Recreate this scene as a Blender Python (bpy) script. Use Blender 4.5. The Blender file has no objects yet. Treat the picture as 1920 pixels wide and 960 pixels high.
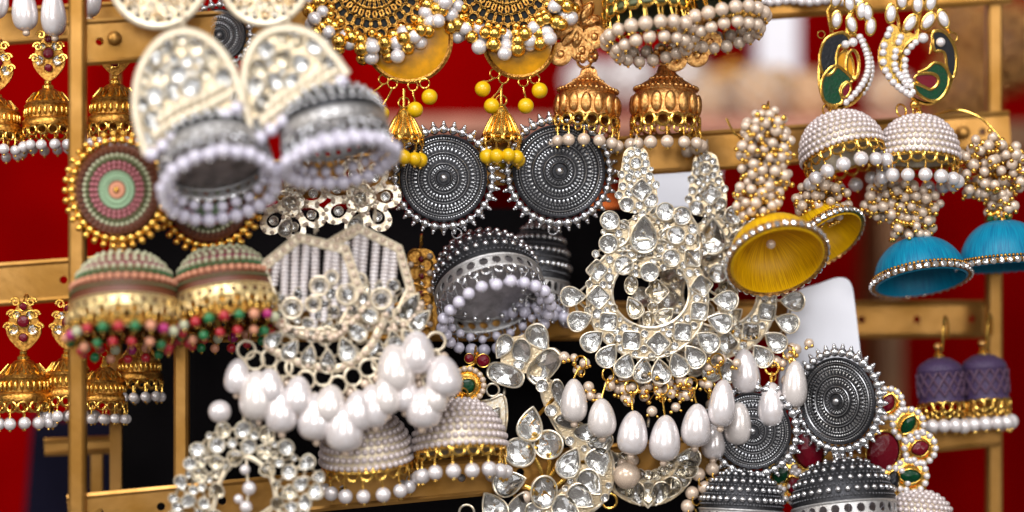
import bpy, bmesh, math, random
from math import sin, cos, pi, radians as rad
from mathutils import Vector, Euler, Matrix

random.seed(7)
SC = bpy.context.scene
COL = SC.collection
U = 0.42 / 1920.0            # metres for one photo pixel in the plane of focus
DP = 1.0 / U                 # camera distance (1 m) in those pixels

# ------------------------------------------------------------------ camera
cam = bpy.data.cameras.new('camera')
cam.sensor_width = 36.0
cam.lens = 36.0 / 0.42
cam.clip_start = 0.05
cam.clip_end = 50.0
cam.dof.use_dof = True
cam.dof.focus_distance = 1.0
cam.dof.aperture_fstop = 1.8
cam.dof.aperture_blades = 0
camo = bpy.data.objects.new('camera', cam)
camo.location = (0, -1.0, 0)
camo.rotation_euler = (rad(90), 0, 0)
COL.objects.link(camo)
SC.camera = camo

# ------------------------------------------------------------------ world and lamps
world = bpy.data.worlds.new('World')
SC.world = world
world.use_nodes = True
bg = world.node_tree.nodes['Background']
bg.inputs[0].default_value = (0.86, 0.78, 0.74, 1)
bg.inputs[1].default_value = 0.18


def lamp(name, loc, target, sx, sy, power, color):
    l = bpy.data.lights.new(name, 'AREA')
    l.shape = 'RECTANGLE'
    l.size = sx
    l.size_y = sy
    l.energy = power
    l.color = color
    o = bpy.data.objects.new(name, l)
    o.location = loc
    d = Vector(target) - Vector(loc)
    o.rotation_euler = d.to_track_quat('-Z', 'Y').to_euler()
    COL.objects.link(o)
    return o


lamp('stall_daylight', (-0.15, -1.0, 0.95), (0, 0.0, 0), 1.1, 0.55, 16.0, (0.98, 0.98, 1.0))
lamp('added_front_fill', (-0.22, -1.9, 0.30), (0, 0.0, 0), 0.8, 0.40, 7.0, (0.97, 0.98, 1.0))  # added fill from behind the camera, brightens stone faces and pearls
lamp('added_side_softbox', (-0.80, -0.50, 0.30), (-0.05, 0.05, 0), 0.22, 0.35, 2.4, (1.0, 0.94, 0.86))  # added softbox on the left, gives stones and metal something bright to reflect
lamp('added_front_softbox', (0.65, -0.90, 0.25), (0.05, 0.0, 0), 0.25, 0.35, 2.4, (1.0, 0.97, 0.94))  # added softbox at front right for more glints in the stones

SC.view_settings.view_transform = 'Standard'
SC.view_settings.look = 'None'
SC.view_settings.exposure = 0.28
SC.view_settings.gamma = 1.0
SC.view_settings.use_curve_mapping = False
SC.cycles.use_denoising = True
SC.cycles.max_bounces = 10
SC.cycles.transmission_bounces = 8
SC.cycles.caustics_reflective = False
SC.cycles.caustics_refractive = False
SC.cycles.sample_clamp_indirect = 4.0


# ------------------------------------------------------------------ materials
def mat(name, col, metal=0.0, rough=0.4, bump=0.0, bscale=2500.0, coat=0.0, sheen=0.0, vary=0.0, vscale=900.0,
        vcol=None, spec=0.5, aniso=0.0):
    m = bpy.data.materials.new(name)
    m.use_nodes = True
    nt = m.node_tree
    p = nt.nodes['Principled BSDF']
    p.inputs['Base Color'].default_value = (*col, 1)
    p.inputs['Metallic'].default_value = metal
    p.inputs['Roughness'].default_value = rough
    p.inputs['Specular IOR Level'].default_value = spec
    p.inputs['Coat Weight'].default_value = coat
    p.inputs['Coat Roughness'].default_value = 0.08
    p.inputs['Sheen Weight'].default_value = sheen
    p.inputs['Anisotropic'].default_value = aniso
    geo = nt.nodes.new('ShaderNodeNewGeometry')
    if vary > 0:
        n = nt.nodes.new('ShaderNodeTexNoise')
        n.inputs['Scale'].default_value = vscale
        n.inputs['Detail'].default_value = 4
        nt.links.new(geo.outputs['Position'], n.inputs['Vector'])
        r = nt.nodes.new('ShaderNodeMapRange')
        r.inputs['From Min'].default_value = 0.35
        r.inputs['From Max'].default_value = 0.65
        nt.links.new(n.outputs['Fac'], r.inputs['Value'])
        mx = nt.nodes.new('ShaderNodeMix')
        mx.data_type = 'RGBA'
        v2 = vcol if vcol else tuple(c * (1 - vary) for c in col)
        mx.inputs['A'].default_value = (*col, 1)
        mx.inputs['B'].default_value = (*v2, 1)
        nt.links.new(r.outputs['Result'], mx.inputs['Factor'])
        nt.links.new(mx.outputs['Result'], p.inputs['Base Color'])
        r2 = nt.nodes.new('ShaderNodeMapRange')
        r2.inputs['To Min'].default_value = rough * 0.8
        r2.inputs['To Max'].default_value = min(1.0, rough * 1.35)
        nt.links.new(n.outputs['Fac'], r2.inputs['Value'])
        nt.links.new(r2.outputs['Result'], p.inputs['Roughness'])
    if bump > 0:
        n = nt.nodes.new('ShaderNodeTexNoise')
        n.inputs['Scale'].default_value = bscale
        n.inputs['Detail'].default_value = 3
        nt.links.new(geo.outputs['Position'], n.inputs['Vector'])
        b = nt.nodes.new('ShaderNodeBump')
        b.inputs['Strength'].default_value = bump
        b.inputs['Distance'].default_value = 0.0004
        nt.links.new(n.outputs['Fac'], b.inputs['Height'])
        nt.links.new(b.outputs['Normal'], p.inputs['Normal'])
    return m


def silk(name, col, dark):
    m = mat(name, col, 0.0, 0.42, sheen=0.03, spec=0.25)
    nt = m.node_tree
    p = nt.nodes['Principled BSDF']
    tc = nt.nodes.new('ShaderNodeTexCoord')
    sep = nt.nodes.new('ShaderNodeSeparateXYZ')
    nt.links.new(tc.outputs['Object'], sep.inputs[0])
    at = nt.nodes.new('ShaderNodeMath')
    at.operation = 'ARCTAN2'
    nt.links.new(sep.outputs['Y'], at.inputs[0])
    nt.links.new(sep.outputs['X'], at.inputs[1])
    cmb = nt.nodes.new('ShaderNodeCombineXYZ')
    nt.links.new(at.outputs[0], cmb.inputs['X'])
    zz = nt.nodes.new('ShaderNodeMath')
    zz.operation = 'MULTIPLY'
    zz.inputs[1].default_value = 0.0005
    nt.links.new(sep.outputs['Z'], zz.inputs[0])
    nt.links.new(zz.outputs[0], cmb.inputs['Y'])
    n = nt.nodes.new('ShaderNodeTexNoise')
    n.inputs['Scale'].default_value = 45.0
    n.inputs['Detail'].default_value = 5
    nt.links.new(cmb.outputs[0], n.inputs['Vector'])
    mx = nt.nodes.new('ShaderNodeMix')
    mx.data_type = 'RGBA'
    mx.inputs['A'].default_value = (*dark, 1)
    mx.inputs['B'].default_value = (*col, 1)
    r = nt.nodes.new('ShaderNodeMapRange')
    r.inputs['From Min'].default_value = 0.38
    r.inputs['From Max'].default_value = 0.62
    nt.links.new(n.outputs['Fac'], r.inputs['Value'])
    nt.links.new(r.outputs['Result'], mx.inputs['Factor'])
    nt.links.new(mx.outputs['Result'], p.inputs['Base Color'])
    b = nt.nodes.new('ShaderNodeBump')
    b.inputs['Strength'].default_value = 0.5
    b.inputs['Distance'].default_value = 0.0003
    nt.links.new(n.outputs['Fac'], b.inputs['Height'])
    nt.links.new(b.outputs['Normal'], p.inputs['Normal'])
    return m


BLACKM = mat('black_lacquer', (0.012, 0.012, 0.010), 0, 0.6, 0.3, spec=0.2)
GOLD = mat('polished_gold', (0.97, 0.64, 0.15), 1, 0.20, 0.15, vary=0.4, vcol=(0.75, 0.40, 0.07))
ANTIQUE = mat('antique_gold', (0.72, 0.38, 0.08), 1, 0.30, 0.4, vary=0.6, vcol=(0.28, 0.11, 0.02))
COPPER = mat('coppery_gold', (0.80, 0.46, 0.16), 1, 0.32, 0.35, vary=0.6, vcol=(0.38, 0.15, 0.04))
CHAMP = mat('pale_champagne_gilt', (0.93, 0.87, 0.75), 0.7, 0.28, 0.15, vary=0.2, vcol=(0.78, 0.62, 0.40))
GILT = mat('satin_gilt', (0.72, 0.59, 0.40), 0.92, 0.27, 0.3, 1500, vary=0.35, vcol=(0.66, 0.50, 0.30))
CREAMGOLD = mat('creamy_gold', (0.93, 0.76, 0.40), 0.7, 0.3, 0.2, vary=0.3, vcol=(0.78, 0.54, 0.2))
CREAM = mat('cream_gilt', (0.88, 0.78, 0.60), 0.35, 0.36, 0.1, vary=0.2, vcol=(0.75, 0.62, 0.43))
SILVER = mat('bright_silver', (0.80, 0.80, 0.81), 1, 0.24, 0.15, vary=0.35, vcol=(0.50, 0.50, 0.52))
LINING = mat('grey_brown_lining', (0.33, 0.29, 0.28), 0.4, 0.42, 0.8, 700, vary=0.5, vscale=160)
LINING2 = mat('pale_silver_lining', (0.62, 0.58, 0.60), 0.5, 0.35, 0.9, 700, vary=0.4, vscale=200)
OXID = mat('blackened_silver', (0.045, 0.045, 0.05), 0.7, 0.42, 0.3, vary=0.5)
MATSIL = mat('brushed_silver', (0.62, 0.60, 0.59), 0.85, 0.42, 0.5, 1500, vary=0.3, vcol=(0.5, 0.49, 0.48))
GRAN2 = mat('dark_silver_grain', (0.16, 0.16, 0.17), 1, 0.35, 0.1)
GRAN = mat('oxidised_silver_grain', (0.46, 0.46, 0.47), 1, 0.32, 0.1)
PEARL = mat('white_pearl', (0.84, 0.79, 0.79), 0.32, 0.24, 0.05, 600, coat=0.6, vary=0.06, vscale=400, vcol=(0.76, 0.69, 0.67))
PEARL2 = mat('warm_white_pearl', (0.82, 0.75, 0.71), 0.28, 0.26, 0.1, 500, coat=0.35, vary=0.1, vscale=300)
SEED = mat('seed_pearl_nacre', (0.72, 0.62, 0.60), 0.2, 0.25, coat=0.3, vary=0.12)
LILAC = mat('lilac_white_pearl', (0.72, 0.68, 0.79), 0.1, 0.24, coat=0.35, vary=0.06)
IVORY = mat('ivory_pearl', (0.76, 0.59, 0.45), 0.22, 0.25, coat=0.35, vary=0.15)
CRYST = mat('clear_glass_stone', (0.98, 0.98, 0.97), 0.0, 0.02)
CRYST2 = mat('champagne_glass_stone', (0.96, 0.90, 0.78), 0.0, 0.03)
for _m in (CRYST, CRYST2):
    _m.node_tree.nodes['Principled BSDF'].inputs['Transmission Weight'].default_value = 1.0
    _m.node_tree.nodes['Principled BSDF'].inputs['IOR'].default_value = 1.52
FOIL = mat('silver_foil', (0.95, 0.94, 0.92), 1.0, 0.17, 0.15, 2500, vary=0.12, vscale=1500)
RHINE = mat('rhinestone_mirror', (0.92, 0.90, 0.88), 0.9, 0.08)
YBEAD = mat('yellow_bead', (0.80, 0.47, 0.0), 0, 0.35, coat=0.2)
AMBER = mat('amber_resin', (0.72, 0.30, 0.0), 0, 0.2, coat=0.5, vary=0.5, vscale=250, vcol=(0.50, 0.22, 0.0))
EGREEN = mat('green_enamel', (0.0, 0.05, 0.016), 0, 0.25, coat=0.0, spec=0.25, bump=0.25, bscale=900, vary=0.4, vscale=500)
EBLACK = mat('black_enamel', (0.008, 0.009, 0.012), 0, 0.25, coat=0.0, spec=0.25, bump=0.25, bscale=900)
ERED = mat('ruby_stone', (0.14, 0.002, 0.010), 0, 0.25, coat=0.0, spec=0.25, bump=0.25, bscale=900)
EBROWN = mat('brown_red_enamel', (0.13, 0.035, 0.012), 0, 0.5, 0.2)
SAGE = mat('sage_bead', (0.50, 0.50, 0.32), 0, 0.4, coat=0.2)
MINT = mat('mint_bead', (0.30, 0.44, 0.27), 0, 0.4, coat=0.2)
PINK = mat('pink_bead', (0.46, 0.15, 0.17), 0, 0.4, coat=0.2)
PEACH = mat('peach_bead', (0.66, 0.28, 0.16), 0, 0.4, coat=0.2)
GREENB = mat('green_bead', (0.01, 0.17, 0.05), 0, 0.3, coat=0.3)
REDB = mat('red_bead', (0.42, 0.008, 0.02), 0, 0.3, coat=0.3)
MAGB = mat('magenta_bead', (0.40, 0.01, 0.14), 0, 0.3, coat=0.3)
OLIVE = mat('olive_enamel', (0.10, 0.11, 0.04), 0, 0.5, 0.2)
YSILK = silk('yellow_silk_thread', (0.86, 0.50, 0.0), (0.58, 0.29, 0.0))
BSILK = silk('blue_silk_thread', (0.0, 0.24, 0.38), (0.0, 0.13, 0.26))
PSILK = mat('purple_thread', (0.022, 0.009, 0.045), 0, 0.5, 0.6, 3000, sheen=0.03, vary=0.5, vscale=2200, vcol=(0.07, 0.035, 0.10))
BRASS = mat('brass_sheet', (0.50, 0.26, 0.07), 0.8, 0.36, 0.25, 300, vary=0.5, vscale=45, vcol=(0.36, 0.17, 0.03))
BLACKB = mat('black_velvet', (0.006, 0.005, 0.006), 0, 0.9, spec=0.1)
REDC = mat('red_cloth', (0.25, 0.0003, 0.0006), 0, 0.9, 0.4, 300, vary=0.25, vscale=20, spec=0.0)
WHITEC = mat('white_card', (0.86, 0.86, 0.92), 0, 0.5, vary=0.04, vscale=60)
TAN = mat('tan_beads', (0.72, 0.46, 0.26), 0, 0.5)
PINKW = mat('pinkish_shelf_cloth', (0.60, 0.26, 0.17), 0, 0.7, vary=0.2, vscale=60)
BROWNW = mat('brown_gilt_wood', (0.17, 0.07, 0.02), 0.2, 0.5, vary=0.4, vscale=40)
ORANGE = mat('orange_cloth', (0.75, 0.16, 0.02), 0, 0.6)
NAVY = mat('dark_blue_cloth', (0.010, 0.009, 0.022), 0, 0.9, spec=0.05, vary=0.3, vscale=30)


# ------------------------------------------------------------------ mesh pieces (all in photo pixels)
class G:
    def __init__(self):
        self.v = []
        self.f = []

    def add(self, v, f, M=None):
        o = len(self.v)
        if M is not None:
            v = [tuple(M @ Vector(p)) for p in v]
        self.v += [tuple(p) for p in v]
        self.f += [tuple(i + o for i in q) for q in f]
        return self


def ico(sub):
    bm = bmesh.new()
    bmesh.ops.create_icosphere(bm, subdivisions=sub, radius=1)
    v = [tuple(x.co) for x in bm.verts]
    f = [tuple(x.index for x in q.verts) for q in bm.faces]
    bm.free()
    return v, f


ICO = {k: ico(k) for k in (1, 2, 3)}


def ball(g, c, r, sub=2, sz=None):
    v, f = ICO[sub]
    s = sz if sz else (r, r, r)
    g.add([(c[0] + p[0] * s[0], c[1] + p[1] * s[1], c[2] + p[2] * s[2]) for p in v], f)


def tube(g, pts, r, n=6, closed=False):
    P = [Vector(p) for p in pts]
    m = len(P)
    rr = r if isinstance(r, (list, tuple)) else [r] * m
    tg = []
    for i in range(m):
        a = P[(i - 1) % m] if (closed or i > 0) else P[i]
        b = P[(i + 1) % m] if (closed or i < m - 1) else P[i]
        t = b - a
        tg.append(t.normalized() if t.length > 1e-9 else Vector((0, 0, 1)))
    ref = Vector((0, 1, 0)) if abs(tg[0].y) < 0.9 else Vector((1, 0, 0))
    nn = (ref - tg[0] * ref.dot(tg[0])).normalized()
    v = []
    for i in range(m):
        nn = nn - tg[i] * nn.dot(tg[i])
        nn = nn.normalized() if nn.length > 1e-9 else Vector((1, 0, 0))
        bb = tg[i].cross(nn)
        for k in range(n):
            a = 2 * pi * k / n
            q = P[i] + (nn * cos(a) + bb * sin(a)) * rr[i]
            v.append(tuple(q))
    f = []
    for i in range(m if closed else m - 1):
        j = (i + 1) % m
        for k in range(n):
            l = (k + 1) % n
            f.append((i * n + k, i * n + l, j * n + l, j * n + k))
    if not closed:
        f.append(tuple(range(n - 1, -1, -1)))
        f.append(tuple((m - 1) * n + k for k in range(n)))
    g.add(v, f)


def lathe(g, prof, n=32, M=None, closed=False):
    v = []
    f = []
    m = len(prof)
    for (r, z) in prof:
        for k in range(n):
            a = 2 * pi * k / n
            v.append((r * cos(a), r * sin(a), z))
    for i in range(m if closed else m - 1):
        j = (i + 1) % m
        for k in range(n):
            l = (k + 1) % n
            f.append((i * n + k, j * n + k, j * n + l, i * n + l))
    if not closed:
        if prof[0][0] > 1e-6:
            f.append(tuple(range(n)))
        if prof[-1][0] > 1e-6:
            f.append(tuple((m - 1) * n + k for k in range(n - 1, -1, -1)))
    g.add(v, f, M)


FRONT = Matrix(((1, 0, 0), (0, 0, -1), (0, 1, 0)))    # lathe axis z -> towards the viewer (-y)


def box(g, c, s):
    x, y, z = c
    a, b, d = s[0] / 2, s[1] / 2, s[2] / 2
    v = [(x + i * a, y + j * b, z + k * d) for i in (-1, 1) for j in (-1, 1) for k in (-1, 1)]
    g.add(v, [(0, 1, 3, 2), (4, 6, 7, 5), (0, 4, 5, 1), (2, 3, 7, 6), (0, 2, 6, 4), (1, 5, 7, 3)])


def plate(g, poly, y0, y1):
    n = len(poly)
    v = [(p[0], y0, p[1]) for p in poly] + [(p[0], y1, p[1]) for p in poly]
    f = [tuple(range(n)), tuple(range(2 * n - 1, n - 1, -1))]
    for i in range(n):
        j = (i + 1) % n
        f.append((i, i + n, j + n, j))
    g.add(v, f)


def strip(g, A, B, y0, y1, closed=True):
    n = len(A)
    v = [(p[0], y0, p[1]) for p in A] + [(p[0], y0, p[1]) for p in B]
    v += [(p[0], y1, p[1]) for p in A] + [(p[0], y1, p[1]) for p in B]
    f = []
    for i in range(n if closed else n - 1):
        j = (i + 1) % n
        f.append((i, j, n + j, n + i))
        f.append((2 * n + i, 3 * n + i, 3 * n + j, 2 * n + j))
        f.append((i, 2 * n + i, 2 * n + j, j))
        f.append((n + i, n + j, 3 * n + j, 3 * n + i))
    if not closed:
        for i in (0, n - 1):
            f.append((i, n + i, 3 * n + i, 2 * n + i))
    g.add(v, f)


def smooth(pts, k=5, closed=True):
    n = len(pts)
    out = []
    for i in range(n if closed else n - 1):
        p = [Vector(pts[(i + j) % n] if closed else pts[max(0, min(n - 1, i + j))]) for j in (-1, 0, 1, 2)]
        for s in range(k):
            t = s / k
            out.append(tuple(0.5 * ((2 * p[1]) + (p[2] - p[0]) * t + (2 * p[0] - 5 * p[1] + 4 * p[2] - p[3]) * t * t
                                    + (3 * p[1] - p[0] - 3 * p[2] + p[3]) * t ** 3)))
    if not closed:
        out.append(tuple(pts[-1]))
    return out


def ell(cx, cz, rx, rz, n=40, a0=0.0, a1=2 * pi, closed=True):
    m = n if closed else n - 1
    return [(cx + rx * cos(a0 + (a1 - a0) * i / m), cz + rz * sin(a0 + (a1 - a0) * i / m)) for i in range(n)]


def shape2d(kind, n=16):
    P = []
    for i in range(n):
        t = 2 * pi * i / n
        if kind == 'round':
            P.append((sin(t), cos(t)))
        elif kind == 'tear':
            P.append((1.28 * sin(t) * sin(t / 2) ** 0.9, cos(t) * 1.0))
        elif kind == 'marquise':
            P.append((sin(t) * abs(sin(t)) ** 0.35, cos(t)))
        elif kind == 'square':
            c, s = cos(t), sin(t)
            e = 0.36
            P.append((math.copysign(abs(s) ** e, s), math.copysign(abs(c) ** e, c)))
        elif kind == 'long':
            c, s = cos(t), sin(t)
            e = 0.75
            P.append((math.copysign(abs(s) ** e, s), math.copysign(abs(c) ** e, c)))
    return P


_mesh = {}


def mesh(key, m, fn, flat=False):
    k = (key, m.name)
    if k in _mesh:
        return _mesh[k]
    g = G()
    fn(g)
    me = bpy.data.meshes.new(str(key)[:40])
    me.from_pydata(g.v, [], g.f)
    me.validate()
    bm = bmesh.new()
    bm.from_mesh(me)
    bmesh.ops.recalc_face_normals(bm, faces=bm.faces)
    bm.to_mesh(me)
    bm.free()
    me.materials.append(m)
    if not flat:
        me.shade_smooth()
        try:
            me.set_sharp_from_angle(angle=rad(40))
        except Exception:
            pass
    _mesh[k] = me
    return me


_uid = [0]


def uid(p):
    _uid[0] += 1
    return '%s_%d' % (p, _uid[0])


def m_ball(m):
    return mesh('sphere', m, lambda g: g.add(*ICO[3]))


def m_sball(m):
    return mesh('small_sphere', m, lambda g: g.add(*ICO[2]))


def m_ring(m, r=0.17):
    return mesh(('ring', r), m, lambda g: tube(g, [(cos(2 * pi * i / 20), 0, sin(2 * pi * i / 20)) for i in range(20)], r, 6, True))


def m_drop(m):
    pr = [(0.02, 0.55), (0.12, 0.525), (0.24, 0.45), (0.36, 0.31), (0.45, 0.12), (0.495, -0.06), (0.50, -0.18), (0.46, -0.32),
          (0.36, -0.43), (0.22, -0.49), (0.08, -0.52), (0.01, -0.525)]
    pr = [p for p in smooth(pr, 2, False)]
    return mesh('drop', m, lambda g: lathe(g, pr, 24))


def m_gem(kind, m):
    var = random.randrange(4)

    def fn(g):
        rnd = random.Random(var * 31 + 5)
        P = shape2d(kind)
        n = len(P)
        v = [(p[0] * 0.98, 0.0, p[1] * 0.98) for p in P]
        v += [(p[0] * 0.84, -0.26, p[1] * 0.84) for p in P]
        for i in range(0, n, 2):
            a, b = P[i], P[(i + 1) % n]
            q = 0.24 + rnd.uniform(-.05, .05)
            v.append(((a[0] + b[0]) * q, -0.40 + rnd.uniform(-.05, .05), (a[1] + b[1]) * q))
        v.append((rnd.uniform(-.14, .14), -0.44, rnd.uniform(-.14, .14)))
        f = []
        for i in range(n):
            j = (i + 1) % n
            f.append((i, j, n + j, n + i))
        h = n // 2
        for i in range(h):
            a = n + 2 * i
            b = n + 2 * i + 1
            c = n + (2 * i + 2) % n
            q = 2 * n + i
            r_ = 2 * n + (i + 1) % h
            f.append((a, b, q))
            f.append((b, c, r_))
            f.append((b, r_, q))
            f.append((q, r_, 2 * n + h))
        f.append(tuple(range(n - 1, -1, -1)))
        g.add(v, f)
    return mesh(('gem', kind, var), m, fn, flat=True)


def m_foil(kind):
    var = random.randrange(5)

    def fn(g):
        rnd = random.Random(var * 17 + 3)
        P = shape2d(kind, 12)
        n = len(P)
        v = [(p[0] * 1.0, 0.03, p[1] * 1.0) for p in P]
        v += [(p[0] * .58 + rnd.uniform(-.06, .06), .27 + rnd.uniform(-.06, .06), p[1] * .58 + rnd.uniform(-.06, .06)) for p in P]
        v.append((rnd.uniform(-.12, .12), .40, rnd.uniform(-.12, .12)))
        f = []
        for i in range(n):
            j = (i + 1) % n
            f += [(i, j, n + i), (j, n + j, n + i), (n + i, n + j, 2 * n)]
        g.add(v, f)
    return mesh(('foil', kind, var), FOIL, fn, flat=True)


def m_bezel(kind, m):
    def fn(g):
        P = shape2d(kind, 24)
        tube(g, [(p[0] * 1.04, -0.10, p[1] * 1.04) for p in P], 0.078, 6, True)
        n = len(P)
        v = [(p[0] * 1.06, -.05, p[1] * 1.06) for p in P] + [(p[0] * 1.0, .46, p[1] * 1.0) for p in P]
        g.add(v, [(i, (i + 1) % n, n + (i + 1) % n, n + i) for i in range(n)] + [tuple(range(n, 2 * n))])
    return mesh(('bezel', kind), m, fn)


def obj(name, me, parent=None, loc=(0, 0, 0), rot=(0, 0, 0), scale=(1, 1, 1), kind=None):
    o = bpy.data.objects.new(name, me)
    COL.objects.link(o)
    o.parent = parent
    o.location = loc
    o.rotation_euler = rot
    o.scale = scale if isinstance(scale, (tuple, list)) else (scale,) * 3
    if kind:
        o['kind'] = kind
    return o


class Thing:
    """An Empty at the photo position (px, py) and depth d (pixels behind the focus plane) that parents its parts."""

    def __init__(s, name, label, cat, px, py, d, group=None, yaw=0.0):
        s.ax, s.ay, s.d = px, py, d
        s.occ = []
        k = 1 + d / DP
        s.root = bpy.data.objects.new(name, None)
        s.root.empty_display_size = 0.01
        COL.objects.link(s.root)
        s.root.location = ((px - 960) * U * k, d * U, (480 - py) * U * k)
        s.root.scale = (U * k,) * 3
        s.root.rotation_euler = (0, 0, yaw)
        s.root['label'] = label
        s.root['category'] = cat
        if group:
            s.root['group'] = group

    def L(s, px, py, dy=0.0):
        return (px - s.ax, dy, s.ay - py)

    def P2(s, pts):
        return [(p[0] - s.ax, s.ay - p[1]) for p in pts]

    def part(s, name, m, fn, loc=(0, 0, 0), rot=(0, 0, 0), parent=None, kind=None, flat=False):
        return obj(name, mesh(uid(name), m, fn, flat), parent or s.root, loc, rot, 1, kind)

    def pearl(s, px, py, r, m=None, dy=0, name='pearl', parent=None):
        return obj(name, m_ball(m or PEARL), parent or s.root, s.L(px, py, dy), (random.uniform(0, 3), 0, 0), r)

    def drop(s, px, py, w, h, m=None, dy=0, lean=0.0, tip=True):
        v_ = random.uniform(.93, 1.06)
        w, h, lean = w * v_, h * random.uniform(.95, 1.05), lean + random.uniform(-.09, .09)
        o = obj('pearl_drop', m_drop(m if m not in (None, PEARL) else random.choice([PEARL, PEARL, PEARL2])), s.root, s.L(px, py, dy), (random.uniform(-.1, .1), lean, random.uniform(0, 6)),
                (w, w, h * 0.93))
        if tip:
            obj('tip_bead', m_ball(IVORY), o, (0, 0, -0.56), (0, 0, 0), (7.0 / w, 7.0 / w, 7.0 / h))
        return o

    def ring(s, px, py, r, m=None, dy=0, yaw=0.0, th=0.17, name='ring', parent=None, sz=1.0):
        return obj(name, m_ring(m or GOLD, th), parent or s.root, s.L(px, py, dy), (random.uniform(-.2, .2), 0, yaw), (r, r, r * sz))

    def stone(s, kind, px, py, sx, sy=None, rot=0.0, bez=None, m=None, dy=0, jit=0.12):
        sy = sy or sx
        k = (sx + sy) / 2
        s.occ.append((px, py, k, dy))
        o = obj('stone', m_gem(kind, m or CRYST), s.root, s.L(px, py, dy),
                (random.uniform(-jit, jit), rot, random.uniform(-jit, jit)), (sx, k, sy))
        obj('bezel', m_bezel(kind, bez or CHAMP), o)
        if m in (None, CRYST, CRYST2):
            obj('foil', m_foil(kind), o)
        return o

    def fill(s, poly, rs, n=900, hole=None, m=None, bez=None, dy=-4, seed=3, kinds=('round',), gap=1.12, jit=.3):
        rnd = random.Random(seed)
        xs, ys = [p[0] for p in poly], [p[1] for p in poly]
        for r in rs:
            for _ in range(n):
                x, y = rnd.uniform(min(xs), max(xs)), rnd.uniform(min(ys), max(ys))
                if not inside(poly, x, y) or (hole and inside(hole, x, y)):
                    continue
                if any(abs(x - q[0]) < 60 and math.hypot(x - q[0], y - q[1]) < (r + q[2]) * gap for q in s.occ):
                    continue
                s.stone(rnd.choice(kinds), x, y, r, r * rnd.uniform(.9, 1.15), rnd.uniform(0, 6), bez=bez, m=rnd.choice(m) if m else None, dy=dy, jit=jit)

    def web(s, m, r=2.4, near=3, back=11):
        g2 = G()
        for i, a in enumerate(s.occ):
            o = sorted((math.hypot(a[0] - b[0], a[1] - b[1]), j) for j, b in enumerate(s.occ) if j != i)[:near]
            for dd, j in o:
                if j > i or i not in [q[1] for q in o]:
                    tube(g2, [s.L(a[0], a[1], a[3] + back), s.L(s.occ[j][0], s.occ[j][1], s.occ[j][3] + back)], r, 4)
        s.part('web', m, lambda g: g.add(g2.v, g2.f))

    def enamel(s, pts, m, rim=None, dy=0, th=8, rr=3.2, name='enamel', k=5):
        P = s.P2(smooth(pts, k))
        o = s.part(name, m, lambda g: plate(g, P, dy - th / 2, dy + th / 2))
        s.part('rim', rim or GOLD, lambda g: tube(g, [(p[0], dy - th / 2, p[1]) for p in P], rr, 6, True), parent=o)
        return o

    def wire(s, pts, r=2.2, m=None, name='wire', k=6):
        Q = smooth([s.L(*p) for p in pts], k, False)
        return s.part(name, m or GOLD, lambda g: tube(g, Q, r, 6))

    def hook(s, px, py, m=None, dy=0, up=26, back=None):
        b = back if back is not None else 34
        return s.wire([(px, py, dy), (px + 1, py - up * .6, dy - 2), (px + 2, py - up, dy + b * .35), (px + 2, py - up * .85, dy + b * .8),
                       (px + 2, py - up * .2, dy + b)], 2.0, m, 'ear_hook')


def inside(poly, x, y):
    c = False
    for i in range(len(poly)):
        a, b = poly[i], poly[i - 1]
        if (a[1] > y) != (b[1] > y) and x < (b[0] - a[0]) * (y - a[1]) / (b[1] - a[1]) + a[0]:
            c = not c
    return c


def copy_tree(o, parent=None):
    c = o.copy()
    COL.objects.link(c)
    c.parent = parent
    for ch in list(o.children):
        copy_tree(ch, c)
    return c


def place(root, px, py, d, yaw=0.0, size=1.0):
    k = 1 + d / DP
    root.location = ((px - 960) * U * k, d * U, (480 - py) * U * k)
    root.scale = (U * k * size,) * 3
    root.rotation_euler = (0, 0, yaw)


# ------------------------------------------------------------------ jhumka (bell) parts
def dome_profile(R, H, a0=0.14, n=12, e=0.85):
    return [(R * sin(a) ** e, H * cos(a)) for a in [a0 + (pi / 2 - a0) * i / n for i in range(n + 1)]]


def prof_at(prof, t):
    i = min(int(t * (len(prof) - 1)), len(prof) - 2)
    u = t * (len(prof) - 1) - i
    a, b = prof[i], prof[i + 1]
    r, z = a[0] + (b[0] - a[0]) * u, a[1] + (b[1] - a[1]) * u
    nx, nz = -(b[1] - a[1]), (b[0] - a[0])
    l = math.hypot(nx, nz) or 1
    return r, z, nx / l, nz / l


def perforated_band(g, R0, z0, R1, z1, n, hole=0.55, th=3.0):
    """a ring of cells, each with an octagonal hole, as a real open band"""
    H = 8
    for c in range(n):
        a0 = 2 * pi * c / n
        da = 2 * pi / n
        out = [(0, 0), (.5, 0), (1, 0), (1, .5), (1, 1), (.5, 1), (0, 1), (0, .5)]
        inn = [(.5 + .5 * hole * cos(-3 * pi / 4 + i * pi / 4), .5 + .5 * hole * sin(-3 * pi / 4 + i * pi / 4)) for i in range(8)]

        def P(u, w, off):
            R = R0 + (R1 - R0) * w + off
            a = a0 + da * u
            return (R * cos(a), R * sin(a), z0 + (z1 - z0) * w)
        v = [P(u, w, 0) for u, w in out] + [P(u, w, 0) for u, w in inn] + [P(u, w, -th) for u, w in inn]
        f = []
        for i in range(H):
            j = (i + 1) % H
            f.append((i, j, 8 + j, 8 + i))
            f.append((8 + i, 8 + j, 16 + j, 16 + i))
        g.add(v, f)


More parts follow.
